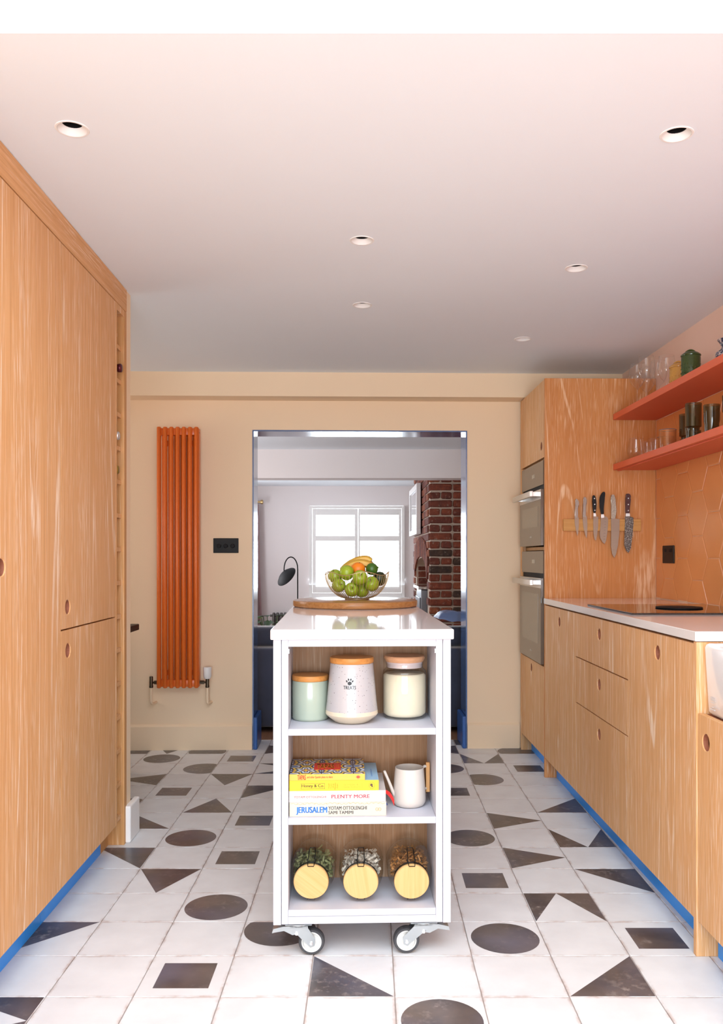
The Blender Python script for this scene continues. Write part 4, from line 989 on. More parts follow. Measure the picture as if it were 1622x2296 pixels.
# ------------------------------------------------------------ top shelf of the cart: three canisters
Z1 = 0.6490
o = thing('storage_canister', 'sage green ceramic canister with a wooden lid on the top shelf', 'canister', (-0.1800, 2.540, Z1))
SAGE = plain('sage_glaze', (0.36, 0.41, 0.33), 0.12, 0.03, 8)
bm = B(); lathe(bm, [(0, 0), (0.050, 0), (0.0535, 0.003), (0.0545, 0.008), (0.0545, 0.112), (0.0535, 0.116), (0, 0.116)], 48); obj('body', bm, SAGE, o, 40)
bm = B(); lathe(bm, [(0, 0.1165), (0.0535, 0.1165), (0.0550, 0.119), (0.0550, 0.129), (0.0530, 0.132), (0, 0.132)], 48); obj('lid', bm, LIDWOOD, o, 40)
o = thing('treat_jar', 'speckled grey and cream treat jar with a paw print on the top shelf', 'jar', (-0.0550, 2.497, Z1))
SPECK = NT('speckled_stoneware'); vs2 = SPECK.objvec()
dots = SPECK.n('ShaderNodeTexVoronoi'); dots.inputs['Scale'].default_value = 165; SPECK.l(vs2, dots.inputs['Vector'])
gate = SPECK.math('GREATER_THAN', SPECK.noise(vs2, 210.0, 1.0), 0.56)
SPECK.l(SPECK.mix(SPECK.math('MULTIPLY', SPECK.math('LESS_THAN', dots.outputs['Distance'], 0.20), gate), (0.41, 0.385, 0.39), (0.085, 0.07, 0.07)), SPECK.p.inputs['Base Color']); SPECK.set(rough=0.2); SPECK = SPECK.m
CREAM = plain('cream_glaze', (0.62, 0.53, 0.40), 0.2, 0.02, 6)
bm = B(); lathe(bm, [(0.0762, 0.0365), (0.0735, 0.060), (0.0690, 0.110), (0.0645, 0.158), (0.0636, 0.170), (0.062, 0.1735), (0, 0.1735)], 56); obj('body', bm, SPECK, o, 40)
bm = B(); lathe(bm, [(0, 0), (0.046, 0), (0.052, 0.003), (0.0740, 0.0205), (0.0772, 0.0255), (0.0764, 0.0365)], 56); obj('base_band', bm, CREAM, o, 30)
bm = B(); lathe(bm, [(0, 0.1740), (0.0625, 0.1740), (0.0645, 0.177), (0.0650, 0.187), (0.0630, 0.1905), (0, 0.1915)], 56); obj('lid', bm, LIDWOOD, o, 40)
INK = plain('black_print', (0.012, 0.012, 0.014), 0.5)
def on_jar(u, z):
    r = 0.0762+(0.0636-0.0762)*(z-0.0365)/(0.170-0.0365)+0.0004
    a = -PI/2+u/r-0.065
    return Vector((r*math.cos(a), r*math.sin(a), z))
text_mesh('TREATS', 0.036, 0.0098, INK, o, lambda u, v: on_jar(u, 0.1095+v), 'lettering', 0.02)
bm = B()
def blob(cx, cz, rx, rz, rot=0.0, pts=None):
    n = 20; vs_ = []
    for k in range(n):
        a = 2*PI*k/n; x, z = rx*math.cos(a), rz*math.sin(a)
        vs_.append(bm.verts.new(on_jar(cx+x*math.cos(rot)-z*math.sin(rot), cz+x*math.sin(rot)+z*math.cos(rot))))
    bm.faces.new(vs_)
blob(0, 0.1215, 0.0060, 0.0052)
for cx, cz, rot in ((-0.0085, 0.1275, 0.5), (-0.0033, 0.1322, 0.15), (0.0033, 0.1322, -0.15), (0.0085, 0.1275, -0.5)): blob(cx, cz, 0.0021, 0.0033, rot)
obj('paw_print', bm, INK, o)
o = thing('flour_jar', 'glass jar of flour with a beech lid on the top shelf', 'jar', (0.1030, 2.5655, Z1))
bm = B(); lathe(bm, [(0, 0.004), (0.052, 0.003), (0.060, 0.0), (0.0650, 0.006), (0.0665, 0.014), (0.0665, 0.130), (0.0640, 0.142), (0.0560, 0.150), (0.0545, 0.155), (0.0550, 0.165)], 56); obj('glass_body', bm, JARG, o, 50)
FLOUR = plain('flour', (0.70, 0.61, 0.46), 0.95, 0.04, 30, bump=0.3)
bm = B(); lathe(bm, [(0, 0.008), (0.056, 0.008), (0.0630, 0.014), (0.0640, 0.020), (0.0640, 0.128), (0.058, 0.1335), (0.04, 0.131), (0.02, 0.136), (0, 0.134)], 48); obj('flour', bm, FLOUR, o, 50)
SEAL = plain('clear_seal', (0.60, 0.50, 0.50), 0.2, 0.02)
bm = B(); lathe(bm, [(0, 0.152), (0.0535, 0.152), (0.0545, 0.156), (0.0535, 0.160), (0.0545, 0.164), (0.0545, 0.1685), (0, 0.1685)], 48); obj('seal', bm, SEAL, o, 30)
bm = B(); lathe(bm, [(0, 0.1690), (0.0565, 0.1690), (0.0610, 0.178), (0.0620, 0.183), (0.0600, 0.1865), (0, 0.1865)], 56); obj('lid', bm, BEECH, o, 40)

# ------------------------------------------------------------ middle shelf: cookery books and watering can
Z2 = 0.3980
PAGES = plain('book_pages', (0.80, 0.75, 0.66), 0.9, 0.08, 60, (1, 1, 30))
def cook_book(label, z, th, x0, x1, dep, cover, spine=None, top=None, yoff=0.0):
    xl, yl = x0, 0.0165+yoff
    w = x1-x0
    px, py = cw(xl, yl)
    t = thing('cookery_book', label, 'book', (px, py, z), RC, 'cookery books stacked on the middle shelf')
    c = 0.0022
    bm = B(); box(bm, 0, w, 0, c, 0, th, 0.0006, 0, 1); sp = obj('spine', bm, spine or cover, t)
    bm = B(); box(bm, 0, w, c, dep, 0, c); obj('back_cover', bm, cover, t)
    bm = B(); box(bm, 0, w, c, dep, th-c, th); fc = obj('front_cover', bm, top or cover, t)
    bm = B(); box(bm, 0.003, w-0.003, c, dep-0.004, c, th-c); obj('page_block', bm, PAGES, t)
    t['w'] = w
    return t, w, th, dep, sp, fc
U = 0.000344
def spine_text(t, s, w, th, cx0, xa, xb, ya, yb, yc, m, bold=0.0, rot=False, name='lettering', parent=None):
    cx = ((xa+xb)/2-cx0)*U; cz = th/2-((ya+yb)/2-yc)*U
    W_, H_ = (xb-xa)*U, (yb-ya)*U
    if rot: f = lambda u, v: Vector((cx-v, -0.00025, cz+u)); return text_mesh(s, H_, W_, m, parent or t, f, name, bold)
    return text_mesh(s, W_, H_, m, parent or t, lambda u, v: Vector((cx+u, -0.00025, cz+v)), name, bold)
def spine_bar(t, th, cx0, xa, xb, ya, yb, yc, m, name='printed_mark', parent=None):
    bm = B(); box(bm, (xa-cx0)*U, (xb-cx0)*U, -0.0003, -0.0001, th/2-(yb-yc)*U, th/2-(ya-yc)*U); return obj(name, bm, m, parent or t)
def ring_mark(t, th, cx0, x, y, yc, r, w, m, parent=None):
    bm = B(); tube(bm, [((x-cx0)*U+r*math.cos(2*PI*k/24), -0.0002, th/2-(y-yc)*U+r*math.sin(2*PI*k/24)) for k in range(24)], w, 4, True); obj('emblem', bm, m, parent or t)
CREAMC = plain('cream_cover', (0.60, 0.53, 0.42), 0.4, 0.02); WHITEC = plain('white_cover', (0.60, 0.55, 0.52), 0.4, 0.02)
YELL = plain('yellow_cover', (0.86, 0.58, 0.012), 0.35, 0.02); LBLUE = plain('light_blue_cover', (0.30, 0.50, 0.66), 0.4, 0.02); ORNG = plain('orange_cover', (0.86, 0.42, 0.06), 0.4, 0.03)
PBLUE = plain('blue_print', (0.05, 0.22, 0.62), 0.5); PGREY = plain('charcoal_print', (0.08, 0.085, 0.10), 0.5); PPINK = plain('pink_print', (0.72, 0.10, 0.14), 0.5)
PROSE = plain('rose_print', (0.62, 0.24, 0.24), 0.5); PRED = plain('red_print', (0.62, 0.05, 0.02), 0.5); PBRN = plain('brown_print', (0.10, 0.05, 0.02), 0.5); PGOLD = plain('ochre_print', (0.45, 0.22, 0.01), 0.5); POCH = plain('tan_print', (0.55, 0.36, 0.18), 0.5)
XL = -0.2065
t, w, th, dep, sp, fc = cook_book('thick cream cookery book with blue title lettering, at the bottom of the stack', Z2, 0.0394, XL, XL+0.275, 0.20, CREAMC)
spine_text(t, 'JERUSALEM', w, th, 185, 243, 495, 1500, 1565, 1522, PBLUE, 0.05, parent=sp)
spine_text(t, 'YOTAM OTTOLENGHI', w, th, 185, 507, 823, 1497, 1527, 1522, PGREY, 0.035, parent=sp); spine_text(t, 'SAMI TAMIMI', w, th, 185, 507, 712, 1535, 1562, 1522, PGREY, 0.035, parent=sp)
ring_mark(t, th, 185, 908, 1525, 1522, 0.0042, 0.0006, POCH, sp); ring_mark(t, th, 185, 930, 1525, 1522, 0.0042, 0.0006, POCH, sp); spine_bar(t, th, 185, 900, 938, 1523, 1526, 1522, POCH, parent=sp)
for k in range(16):
    a = 200+k*48
    bm = B(); tube(bm, [((a-185+q*8)*U, -0.0001, th-0.0035+0.0028*math.sin(q*0.9+k*1.7)*math.sin(q*PI/7)) for q in range(8)], 0.0005, 4); obj('scroll_ornament', bm, POCH, sp)
RIB_B = plain('blue_ribbon', (0.02, 0.05, 0.22), 0.5); RIB_R = plain('red_ribbon', (0.75, 0.03, 0.03), 0.5)
bm = B(); prism(bm, [(0, 0.030), (0.004, 0.028), (0.007, 0.018), (0.010, 0.013), (0.006, 0.012), (0.003, 0.018), (0.0, 0.020)], lambda u, v, k: (w-0.002+u, 0.060+(0, 0.006)[k], v)); obj('ribbon', bm, RIB_B, t)
z = Z2+0.0396
t, w, th, dep, sp, fc = cook_book('white cookery book with pink title lettering, second from the bottom', z, 0.0325, XL-0.0008, XL+0.2735, 0.20, WHITEC)
spine_text(t, 'YOTAM OTTOLENGHI', w, th, 182, 222, 487, 1410, 1428, 1417, PROSE, 0.03, parent=sp); spine_text(t, 'PLENTY MORE', w, th, 182, 532, 845, 1402, 1432, 1417, PPINK, 0.04, parent=sp)
PPALE = plain('pale_grey_print', (0.66, 0.62, 0.60), 0.5)
ring_mark(t, th, 182, 902, 1417, 1417, 0.0040, 0.0005, PPALE, sp); ring_mark(t, th, 182, 922, 1417, 1417, 0.0040, 0.0005, PPALE, sp)
bm = B()
rp = bezier((w-0.004, 0.045, 0.018), (w+0.013, 0.030, 0.020), (w+0.0245, 0.012, -0.006), 8)
for k, q in enumerate(rp[:-1]):
    q2 = rp[k+1]; ww = 0.004+0.0007*k
    f = [bm.verts.new((q.x, q.y-0.001, q.z-ww)), bm.verts.new((q2.x, q2.y-0.001, q2.z-ww)), bm.verts.new((q2.x, q2.y+0.001, q2.z+ww)), bm.verts.new((q.x, q.y+0.001, q.z+ww))]; bm.faces.new(f)
bmesh.ops.remove_doubles(bm, verts=bm.verts[:], dist=0.0015); bmesh.ops.solidify(bm, geom=bm.faces[:], thickness=0.0004); obj('ribbon', bm, RIB_R, t)
z += 0.0327
t, w, th, dep, sp, fc = cook_book('yellow cookery book with a light blue cover, third from the bottom', z, 0.0290, XL, XL+0.2535, 0.205, LBLUE, YELL)
for xa, xb, ya, yb in ((280, 478, 1297, 1299.5), (280, 478, 1341, 1343.5), (280, 282.5, 1297, 1343), (475.5, 478, 1297, 1343)): spine_bar(t, th, 185, xa, xb, ya, yb, 1317, PBRN, parent=sp)
spine_text(t, 'Honey & Co.', w, th, 185, 288, 470, 1304, 1337, 1317, PBRN, 0.035, parent=sp)
for k, s in enumerate(('Food', 'From', 'the', 'Middle', 'East')): spine_text(t, s, w, th, 185, 503+k*17.5, 516+k*17.5, 1292 if s == 'Middle' else 1300, 1348 if s == 'Middle' else 1338, 1317, PGOLD, 0.02, True, parent=sp)
for x in (617, 785): spine_bar(t, th, 185, x, x+2, 1298, 1342, 1317, PGOLD, parent=sp)
spine_text(t, 'Sarit Packer &', w, th, 185, 634, 752, 1303, 1316, 1317, PGOLD, 0.0, parent=sp); spine_text(t, 'Itamar Srulovich', w, th, 185, 634, 768, 1323, 1335, 1317, PGOLD, 0.0, parent=sp)
for k in range(14):
    a = 2*PI*k/14; spine_bar(t, th, 185, 864+22*math.cos(a)-2, 864+22*math.cos(a)+2, 1318+26*math.sin(a)-3, 1318+26*math.sin(a)+3, 1317, PBRN, parent=sp)
bm = B(); prism(bm, [((864+dx-185)*U, th/2-(1318+dy-1317)*U) for dx, dy in ((-12, -12), (0, -16), (10, -8), (6, 0), (12, 10), (0, 16), (-4, 6), (-14, 2))], lambda u, v, k: (u, (-0.0003, -0.0001)[k], v)); obj('emblem', bm, PBRN, sp)
text_mesh('FOOD FROM THE MIDDLE EAST', 0.085, 0.004, PBLUE, fc, lambda u, v: Vector((w-0.018-v, 0.085+u, th+0.0002)), 'lettering')
z += 0.0292
AZ = NT('azulejo_cover'); tc = AZ.n('ShaderNodeTexCoord'); mp = AZ.n('ShaderNodeMapping'); mp.inputs['Scale'].default_value = (11, 11, 1); AZ.l(tc.outputs['Object'], mp.inputs['Vector'])
fr_ = AZ.n('ShaderNodeVectorMath', _operation='FRACTION'); AZ.l(mp.outputs['Vector'], fr_.inputs[0])
sb = AZ.n('ShaderNodeVectorMath', _operation='SUBTRACT'); sb.inputs[1].default_value = (.5, .5, 0); AZ.l(fr_.outputs[0], sb.inputs[0])
ab = AZ.n('ShaderNodeVectorMath', _operation='ABSOLUTE'); AZ.l(sb.outputs[0], ab.inputs[0])
sx = AZ.n('ShaderNodeSeparateXYZ'); AZ.l(ab.outputs[0], sx.inputs[0])
rad = AZ.math('SQRT', AZ.math('ADD', AZ.math('POWER', sx.outputs[0], 2.0), AZ.math('POWER', sx.outputs[1], 2.0)))
an = AZ.math('ARCTAN2', sx.outputs[1], sx.outputs[0])
val = AZ.math('ADD', rad, AZ.math('MULTIPLY', AZ.math('SINE', AZ.math('MULTIPLY', an, 8.0)), 0.07))
rm = AZ.n('ShaderNodeValToRGB'); rm.color_ramp.interpolation = 'CONSTANT'
cols = [(0.0, (0.80, 0.45, 0.03)), (0.10, (0.015, 0.04, 0.20)), (0.19, (0.78, 0.76, 0.70)), (0.27, (0.02, 0.09, 0.16)), (0.36, (0.82, 0.50, 0.04)), (0.44, (0.015, 0.03, 0.12)), (0.52, (0.70, 0.74, 0.76)), (0.60, (0.02, 0.12, 0.30))]
while len(rm.color_ramp.elements) < len(cols): rm.color_ramp.elements.new(0.9)
for e, (p_, c) in zip(rm.color_ramp.elements, cols): e.position = p_; e.color = (*c, 1)
AZ.l(val, rm.inputs['Fac'])
edge = AZ.math('GREATER_THAN', AZ.math('MAXIMUM', sx.outputs[0], sx.outputs[1]), 0.485)
AZ.l(AZ.mix(edge, rm.outputs['Color'], (0.01, 0.01, 0.02)), AZ.p.inputs['Base Color']); AZ.set(rough=0.35); AZ = AZ.m
t, w, th, dep, sp, fc = cook_book('orange paperback with a tile-patterned cover, on top of the stack', z, 0.0182, XL, XL+0.2145, 0.180, AZ, ORNG, AZ)
spine_text(t, 'TAPAS', w, th, 185, 252, 320, 1217, 1258, 1238, PRED, 0.03, parent=sp); spine_text(t, 'and other Spanish plates to share', w, th, 185, 330, 542, 1226, 1250, 1238, PRED, 0.015, parent=sp)
bm = B(); prism(bm, [((752+dx-185)*U, th/2+dy*U) for dx, dy in ((-22, 0), (0, -19), (22, 0), (0, 19))], lambda u, v, k: (u, (-0.0003, -0.0001)[k], v)); obj('emblem', bm, plain('coral_print', (0.80, 0.25, 0.06), 0.5), sp)
bm = B(); box(bm, (740-185)*U, (764-185)*U, -0.0004, -0.0003, th/2-8*U, th/2+8*U); obj('emblem', bm, PRED, sp)
bm = B(); box(bm, 0.068, 0.146, 0.050, 0.128, th+0.0001, th+0.0004); lb = obj('title_panel', bm, plain('red_panel', (0.62, 0.03, 0.02), 0.4), fc)
text_mesh('TAPAS', 0.050, 0.052, plain('orange_title', (0.85, 0.25, 0.02), 0.4), lb, lambda u, v: Vector((0.101+u, 0.089+v, th+0.0006)), 'lettering', 0.02)
text_mesh('and other Spanish\nplates to share', 0.040, 0.010, bpy.data.materials['orange_title'], lb, lambda u, v: Vector((0.137+v, 0.089+u, th+0.0006)), 'lettering')

wc = thing('watering_can', 'small white watering can with a slim spout and wooden handle beside the books', 'watering can', (0.1155, 2.515, Z2))
WCAN = plain('white_enamel', (0.58, 0.52, 0.47), 0.35, 0.015)
bm = B(); lathe(bm, [(0, 0), (0.036, 0), (0.043, 0.003), (0.0480, 0.012), (0.0490, 0.020), (0.0480, 0.040), (0.0440, 0.095), (0.0422, 0.112), (0.0405, 0.112), (0.0425, 0.090), (0.0465, 0.030), (0.044, 0.010), (0, 0.006)], 48); obj('body', bm, WCAN, wc, 60)
bm = B(); tube(bm, [(-0.038, -0.010, 0.022), (-0.050, -0.014, 0.045), (-0.0615, -0.018, 0.075), (-0.0745, -0.022, 0.106)], [0.0062, 0.0052, 0.0042, 0.0040], 12, cap=False); obj('spout', bm, WCAN, wc, 60)
bm = B(); box(bm, 0.050, 0.062, 0.012, 0.024, 0.034, 0.122, 0.002, 0); obj('handle', bm, OAKIN, wc)
bm = B(); tube(bm, [(0.040, 0.008, 0.108), (0.046, 0.012, 0.112), (0.050, 0.014, 0.110)], 0.004, 8); tube(bm, [(0.043, 0.008, 0.045), (0.050, 0.014, 0.045)], 0.004, 8); obj('handle_fixing', bm, WCAN, wc, 60)

# ------------------------------------------------------------ bottom shelf: three clip-top jars lying on their sides
Z3 = 0.1399
WIREB = plain('black_wire', (0.010, 0.009, 0.009), 0.35, 0.05, metal=0.6)
def clip_jar(label, x, yaw, fill, seed, kind, roll):
    rnd = random.Random(seed)
    t = thing('clip_top_jar', label, 'jar', (x, 2.597, Z3+0.0785), 0, 'clip-top glass jars lying on the bottom shelf', (PI/2+math.radians(6), 0, yaw))
    bm = B(); lathe(bm, [(0, 0), (0.050, 0.0), (0.060, 0.006), (0.0655, 0.020), (0.0655, 0.100), (0.0625, 0.118), (0.0540, 0.134), (0.0475, 0.140), (0.0470, 0.149)], 44); obj('glass_body', bm, JARG, t, 50)
    cm = plain(kind, fill, 0.75, 0.35, 40)
    bm = B()
    for k in range(620):
        for _ in range(60):
            px, py = rnd.uniform(-0.056, 0.056), rnd.uniform(-0.057, 0.036 if seed != 3 else 0.044)
            if px*px+py*py < 0.0545**2: break
        pz = rnd.uniform(0.018, 0.118)
        if math.hypot(px, py) > 0.050 and pz > 0.105: pz -= 0.02
        L = rnd.uniform(0.008, 0.020) if seed != 1 else rnd.uniform(0.016, 0.034); wv = rnd.uniform(0.0018, 0.004) if seed != 3 else rnd.uniform(0.0012, 0.0028)
        d = Vector((rnd.uniform(-1, 1), rnd.uniform(-0.6, 0.6), rnd.uniform(-1, 1))).normalized(); n_ = d.orthogonal().normalized(); n_.rotate(Matrix.Rotation(rnd.uniform(0, 6.28), 3, d)); s2 = d.cross(n_)
        prev = None; cv = rnd.uniform(-0.006, 0.006)
        for q in range(4):
            u = q/3-0.5; c = Vector((px, py, pz))+d*u*L+n_*cv*(u*u*4-0.5)
            rr2 = math.hypot(c.x, c.y)
            if rr2 > 0.0590: c.x *= 0.0590/rr2; c.y *= 0.0590/rr2
            c.z = min(max(c.z, 0.012), 0.128)
            if c.z > 0.112:
                lim = 0.0590-(c.z-0.112)*0.6; rr2 = math.hypot(c.x, c.y)
                if rr2 > lim: c.x *= lim/rr2; c.y *= lim/rr2
            a, b = bm.verts.new(c-s2*wv), bm.verts.new(c+s2*wv)
            if prev: bm.faces.new((prev[0], prev[1], b, a))
            prev = (a, b)
    ct = obj('contents', bm, cm, t); ct['kind'] = 'stuff'
    bm = B(); lathe(bm, [(0, 0.1495), (0.0485, 0.1495), (0.0495, 0.152), (0.0495, 0.154), (0, 0.154)], 44); obj('seal', bm, BLACKM, t, 40)
    bm = B(); lathe(bm, [(0, 0.1545), (0.0490, 0.1545), (0.0505, 0.1565), (0.0505, 0.1665), (0.0490, 0.1685), (0, 0.1685)], 56)
    lid = obj('lid', bm, BAMBOOL, t, 40); lid.rotation_euler = (0, 0, roll)
    # (in jar space +y is up) wire bail on top, hinge below
    bm = B(); tube(bm, [(0.0492*math.cos(2*PI*k/40), 0.0492*math.sin(2*PI*k/40), 0.1455) for k in range(40)], 0.0014, 6, True); obj('wire_collar', bm, WIREB, t, 60)
    bm = B()
    tube(bm, [(-0.0115, 0.0505, 0.148), (-0.0095, 0.0585, 0.140), (-0.0090, 0.0700, 0.108), (-0.0080, 0.0725, 0.102), (0.0080, 0.0725, 0.102), (0.0090, 0.0700, 0.108), (0.0095, 0.0585, 0.140), (0.0115, 0.0505, 0.148)], 0.0013, 6)
    tube(bm, [(-0.0095, 0.0530, 0.150), (-0.0095, 0.0530, 0.160), (-0.0085, 0.0485, 0.1705), (0.0085, 0.0485, 0.1705), (0.0095, 0.0530, 0.160), (0.0095, 0.0530, 0.150)], 0.0013, 6)
    for s in (-1, 1): tube(bm, [(s*0.0105, 0.0530, 0.142), (s*0.0140, 0.0570, 0.147), (s*0.0110, 0.0595, 0.150), (s*0.0085, 0.0550, 0.152)], 0.0013, 6)
    obj('bail_clasp', bm, WIREB, t, 60)
    bm = B()
    for s in (-1, 1): tube(bm, [(s*0.0105, -0.0500, 0.144), (s*0.0115, -0.0555, 0.150), (s*0.0105, -0.0545, 0.160), (s*0.009, -0.050, 0.166)], 0.0016, 6)
    tube(bm, [(-0.0115, -0.0545, 0.151), (0.0115, -0.0545, 0.151)], 0.0013, 6)
    obj('hinge', bm, WIREB, t, 60)
clip_jar('clip-top jar of dried green leaves, the left one on the bottom shelf', -0.1672, -0.02, (0.24, 0.25, 0.10), 1, 'dried_leaves', 0.9)
clip_jar('clip-top jar of white coconut chips, the middle one on the bottom shelf', -0.0275, 0.0, (0.74, 0.68, 0.58), 2, 'coconut_chips', 0.15)
clip_jar('clip-top jar of brown dried pasta, the right one on the bottom shelf', 0.1110, 0.045, (0.44, 0.19, 0.05), 3, 'brown_pasta', 0.0)

# ------------------------------------------------------------ living room things seen through the opening
VELVET = plain('navy_velvet', (0.035, 0.045, 0.085), 0.85, 0.25, 9, sheen=0.5)
sf = thing('sofa', 'navy velvet sofa standing with its back to the doorway', 'sofa', (0.0, 5.46, 0.002))
bm = B(); box(bm, -1.05, 1.0, 0.0, 0.20, 0.035, 0.545, 0.02, 0, 3); obj('backrest', bm, VELVET, sf, 50)
bm = B(); box(bm, -0.90, 0.85, 0.201, 0.88, 0.06, 0.30, 0.02, 0, 3); obj('seat_base', bm, VELVET, sf, 50)
for x0, x1 in ((-1.05, -0.905), (0.855, 1.0)):
    bm = B(); box(bm, x0, x1, 0.201, 0.90, 0.05, 0.50, 0.03, 0, 3); obj('arm', bm, VELVET, sf, 50)
for k in range(3):
    a = -0.895+k*0.582
    bm = B(); box(bm, a, a+0.575, 0.10, 0.27, 0.546, 0.672, 0.03, 0, 4); obj('back_cushion', bm, VELVET, sf, 60)
    bm = B(); box(bm, a, a+0.575, 0.29, 0.88, 0.301, 0.43, 0.03, 0, 3); obj('seat_cushion', bm, VELVET, sf, 60)
for x in (-1.0, 0.95):
    for y in (0.05, 0.82):
        bm = B(); box(bm, x-0.03, x+0.03, y-0.03, y+0.03, 0.0, 0.05); obj('leg', bm, BLACKM, sf)
cu = thing('throw_cushion', 'shiny blue creased cushion on the sofa by the brick chimney', 'cushion', (0.60, 5.575, 0.716), 0, None, (0.0, 0.16, 0.1))
bm = B(); bmesh.ops.create_grid(bm, x_segments=22, y_segments=14, size=0.5)
for v in bm.verts:
    u, w_ = v.co.x*2, v.co.y*2
    h = 0.055*max(0, (1-u**4)*(1-w_**4))**0.5+0.006*math.sin(9*u+3*w_)*max(0, 1-u*u)
    v.co = Vector((u*0.17, w_*0.10, 0.0+h))
bmesh.ops.solidify(bm, geom=bm.faces[:], thickness=0.008); obj('cushion_cover', bm, plain('blue_satin', (0.12, 0.18, 0.36), 0.3, 0.1, 12, (1, 8, 1)), cu, 60)

# brick chimney breast: return wall facing the doorway, long face to the left with an arched recess
RBK = 0.0216
chx, chy = 0.54, 7.77
ch = thing('chimney_breast', 'exposed red brick chimney breast with an arched fireplace recess', 'chimney', (chx, chy, 0), RBK)
MORTAR = plain('lime_mortar', (0.56, 0.45, 0.36), 0.95, 0.15, 30, bump=0.4)
LEN, DEP, CHT = 2.0, 1.15, 2.082
ya, yb, zs = 0.30, 1.68, 1.02
arch = [(ya, 0.0)] + [((ya+yb)/2-(yb-ya)/2*math.cos(PI*k/10), zs+0.11*math.sin(PI*k/10)) for k in range(11)] + [(yb, 0.0)]
outl = [(0.012, 0.003)] + arch[:0] + [(ya, 0.003)] + [(p[0], max(0.003, p[1])) for p in arch[1:-1]] + [(yb, 0.003), (LEN, 0.003), (LEN, CHT), (0.012, CHT)]
bm = B(); prism(bm, outl, lambda u, v, k: ((0.012, 0.42)[k], u, v)); box(bm, 0.42, DEP, 0.012, LEN, 0.003, CHT)
obj('masonry_core', bm, MORTAR, ch)
BRICK = []
for k, (a, b) in enumerate((((0.27, 0.065, 0.03), (0.12, 0.030, 0.017)), ((0.19, 0.045, 0.025), (0.085, 0.024, 0.016)), ((0.34, 0.10, 0.04), (0.17, 0.045, 0.022)), ((0.09, 0.05, 0.032), (0.035, 0.022, 0.018)))):
    t = NT('red_brick_%d' % k); v = t.objvec((1, 1, 1)); c = t.mix(t.ramp(t.noise(v, 22.0, 5.0, 0.65), [(0.3, 0.0), (0.7, 1.0)]), b, a); c = t.mix(t.ramp(t.noise(v, 34.0, 5.0, 0.7), [(0.58, 0.0), (0.72, 0.7)]), c, (0.42, 0.33, 0.26)); t.l(c, t.p.inputs['Base Color']); t.set(rough=0.9); t.bump(t.noise(v, 45.0, 5.0), 0.8, 0.005); BRICK.append(t.m)
rb = random.Random(5)
def brick_mesh(L, H, D_):
    bm = B(); box(bm, -L/2, L/2, -D_/2, D_/2, -H/2, H/2)
    bmesh.ops.bevel(bm, geom=bm.edges[:], offset=0.009, segments=1, affect='EDGES')
    for v in bm.verts: v.co += Vector((rb.uniform(-.004, .004), rb.uniform(-.003, .003), rb.uniform(-.004, .004)))
    me = bpy.data.meshes.new('brick'); bm.to_mesh(me); bm.free(); return me
full = [brick_mesh(0.205, 0.062, 0.05) for _ in range(5)]; half = [brick_mesh(0.095, 0.062, 0.05) for _ in range(5)]
for c in range(27):
    z = 0.04+0.0755*c; x = 0.0
    seq = (['f', 'f', 'f', 'f'] if c % 2 else ['h', 'h', 'f', 'h', 'f', 'h'])
    for s in seq:
        L = 0.208 if s == 'f' else 0.098
        if x+L > 0.86: break
        me = rb.choice(full if s == 'f' else half).copy(); me.materials.append(BRICK[rb.choices((0, 1, 2, 3), (5, 4, 2, 2 if 9 < c < 16 or c < 7 else 0.4))[0]])
        inst('brick', me, ch, (x+L/2, 0.025-0.010+rb.uniform(-.003, .003), z), (0, 0, rb.uniform(-.01, .01))); x += L+0.011
bm = B()
def in_arch(y, z): return ya-0.03 < y < yb+0.03 and z < zs+0.16
for c in range(27):
    z = 0.04+0.0755*c; y = 0.06+(0.0 if c % 2 else 0.109)
    while y < LEN-0.1:
        yc = y+0.104
        if not in_arch(yc, z): box(bm, -0.001+rb.uniform(-.003, .003), 0.014, y, y+0.208, z-0.032, z+0.032, 0.004, rb.choice((0, 1, 2)), 1)
        y += 0.219
n = 26
for k in range(n+1):
    a = PI*k/n; cyy, czz = (ya+yb)/2-((yb-ya)/2+0.11)*math.cos(a), zs+0.22*math.sin(a)
    M = Matrix.Translation((0.005, cyy, czz)) @ Matrix.Rotation(-(a-PI/2)*0.35, 4, 'X')
    box(bm, -0.014, 0.006, -0.024, 0.024, -0.10, 0.10, 0.004, rb.choice((0, 1, 2)), 1, M)
for z in [0.04+0.0755*q for q in range(14)]:      # reveal of the far jamb
    for x in (0.03, 0.25): box(bm, x, x+0.19, yb-0.012, yb+0.01, z-0.032, z+0.032, 0.004, rb.choice((0, 1, 3)), 1)
o = obj('brickwork', bm, BRICK, ch); o['kind'] = 'stuff'
st = thing('wood_stove', 'grey wood burning stove with a chrome handle in the arched recess', 'stove', (chx-0.02, chy+0.42, 0.002), RBK)
GREYST = plain('stove_grey', (0.22, 0.22, 0.24), 0.35, 0.05, metal=0.4)
bm = B(); box(bm, -0.03, 0.30, 0.0, 0.55, 0.08, 0.82, 0.01); obj('firebox', bm, GREYST, st)
bm = B(); box(bm, -0.06, 0.31, -0.03, 0.58, 0.821, 0.85, 0.005); obj('top_plate', bm, CHROME, st)
bm = B(); box(bm, -0.045, -0.0305, 0.02, 0.53, 0.20, 0.74, 0.004); d = obj('door', bm, GREYST, st)
bm = B(); tube(bm, [(-0.046, 0.46, 0.62), (-0.09, 0.46, 0.62), (-0.09, 0.46, 0.72), (-0.09, 0.46, 0.52)], 0.010, 8); obj('handle', bm, CHROME, d, 60)
for x, y in ((0.0, 0.05), (0.26, 0.05), (0.0, 0.5), (0.26, 0.5)):
    bm = B(); box(bm, x-0.02, x+0.02, y-0.02, y+0.02, 0, 0.0795); obj('leg', bm, BLACKM, st)
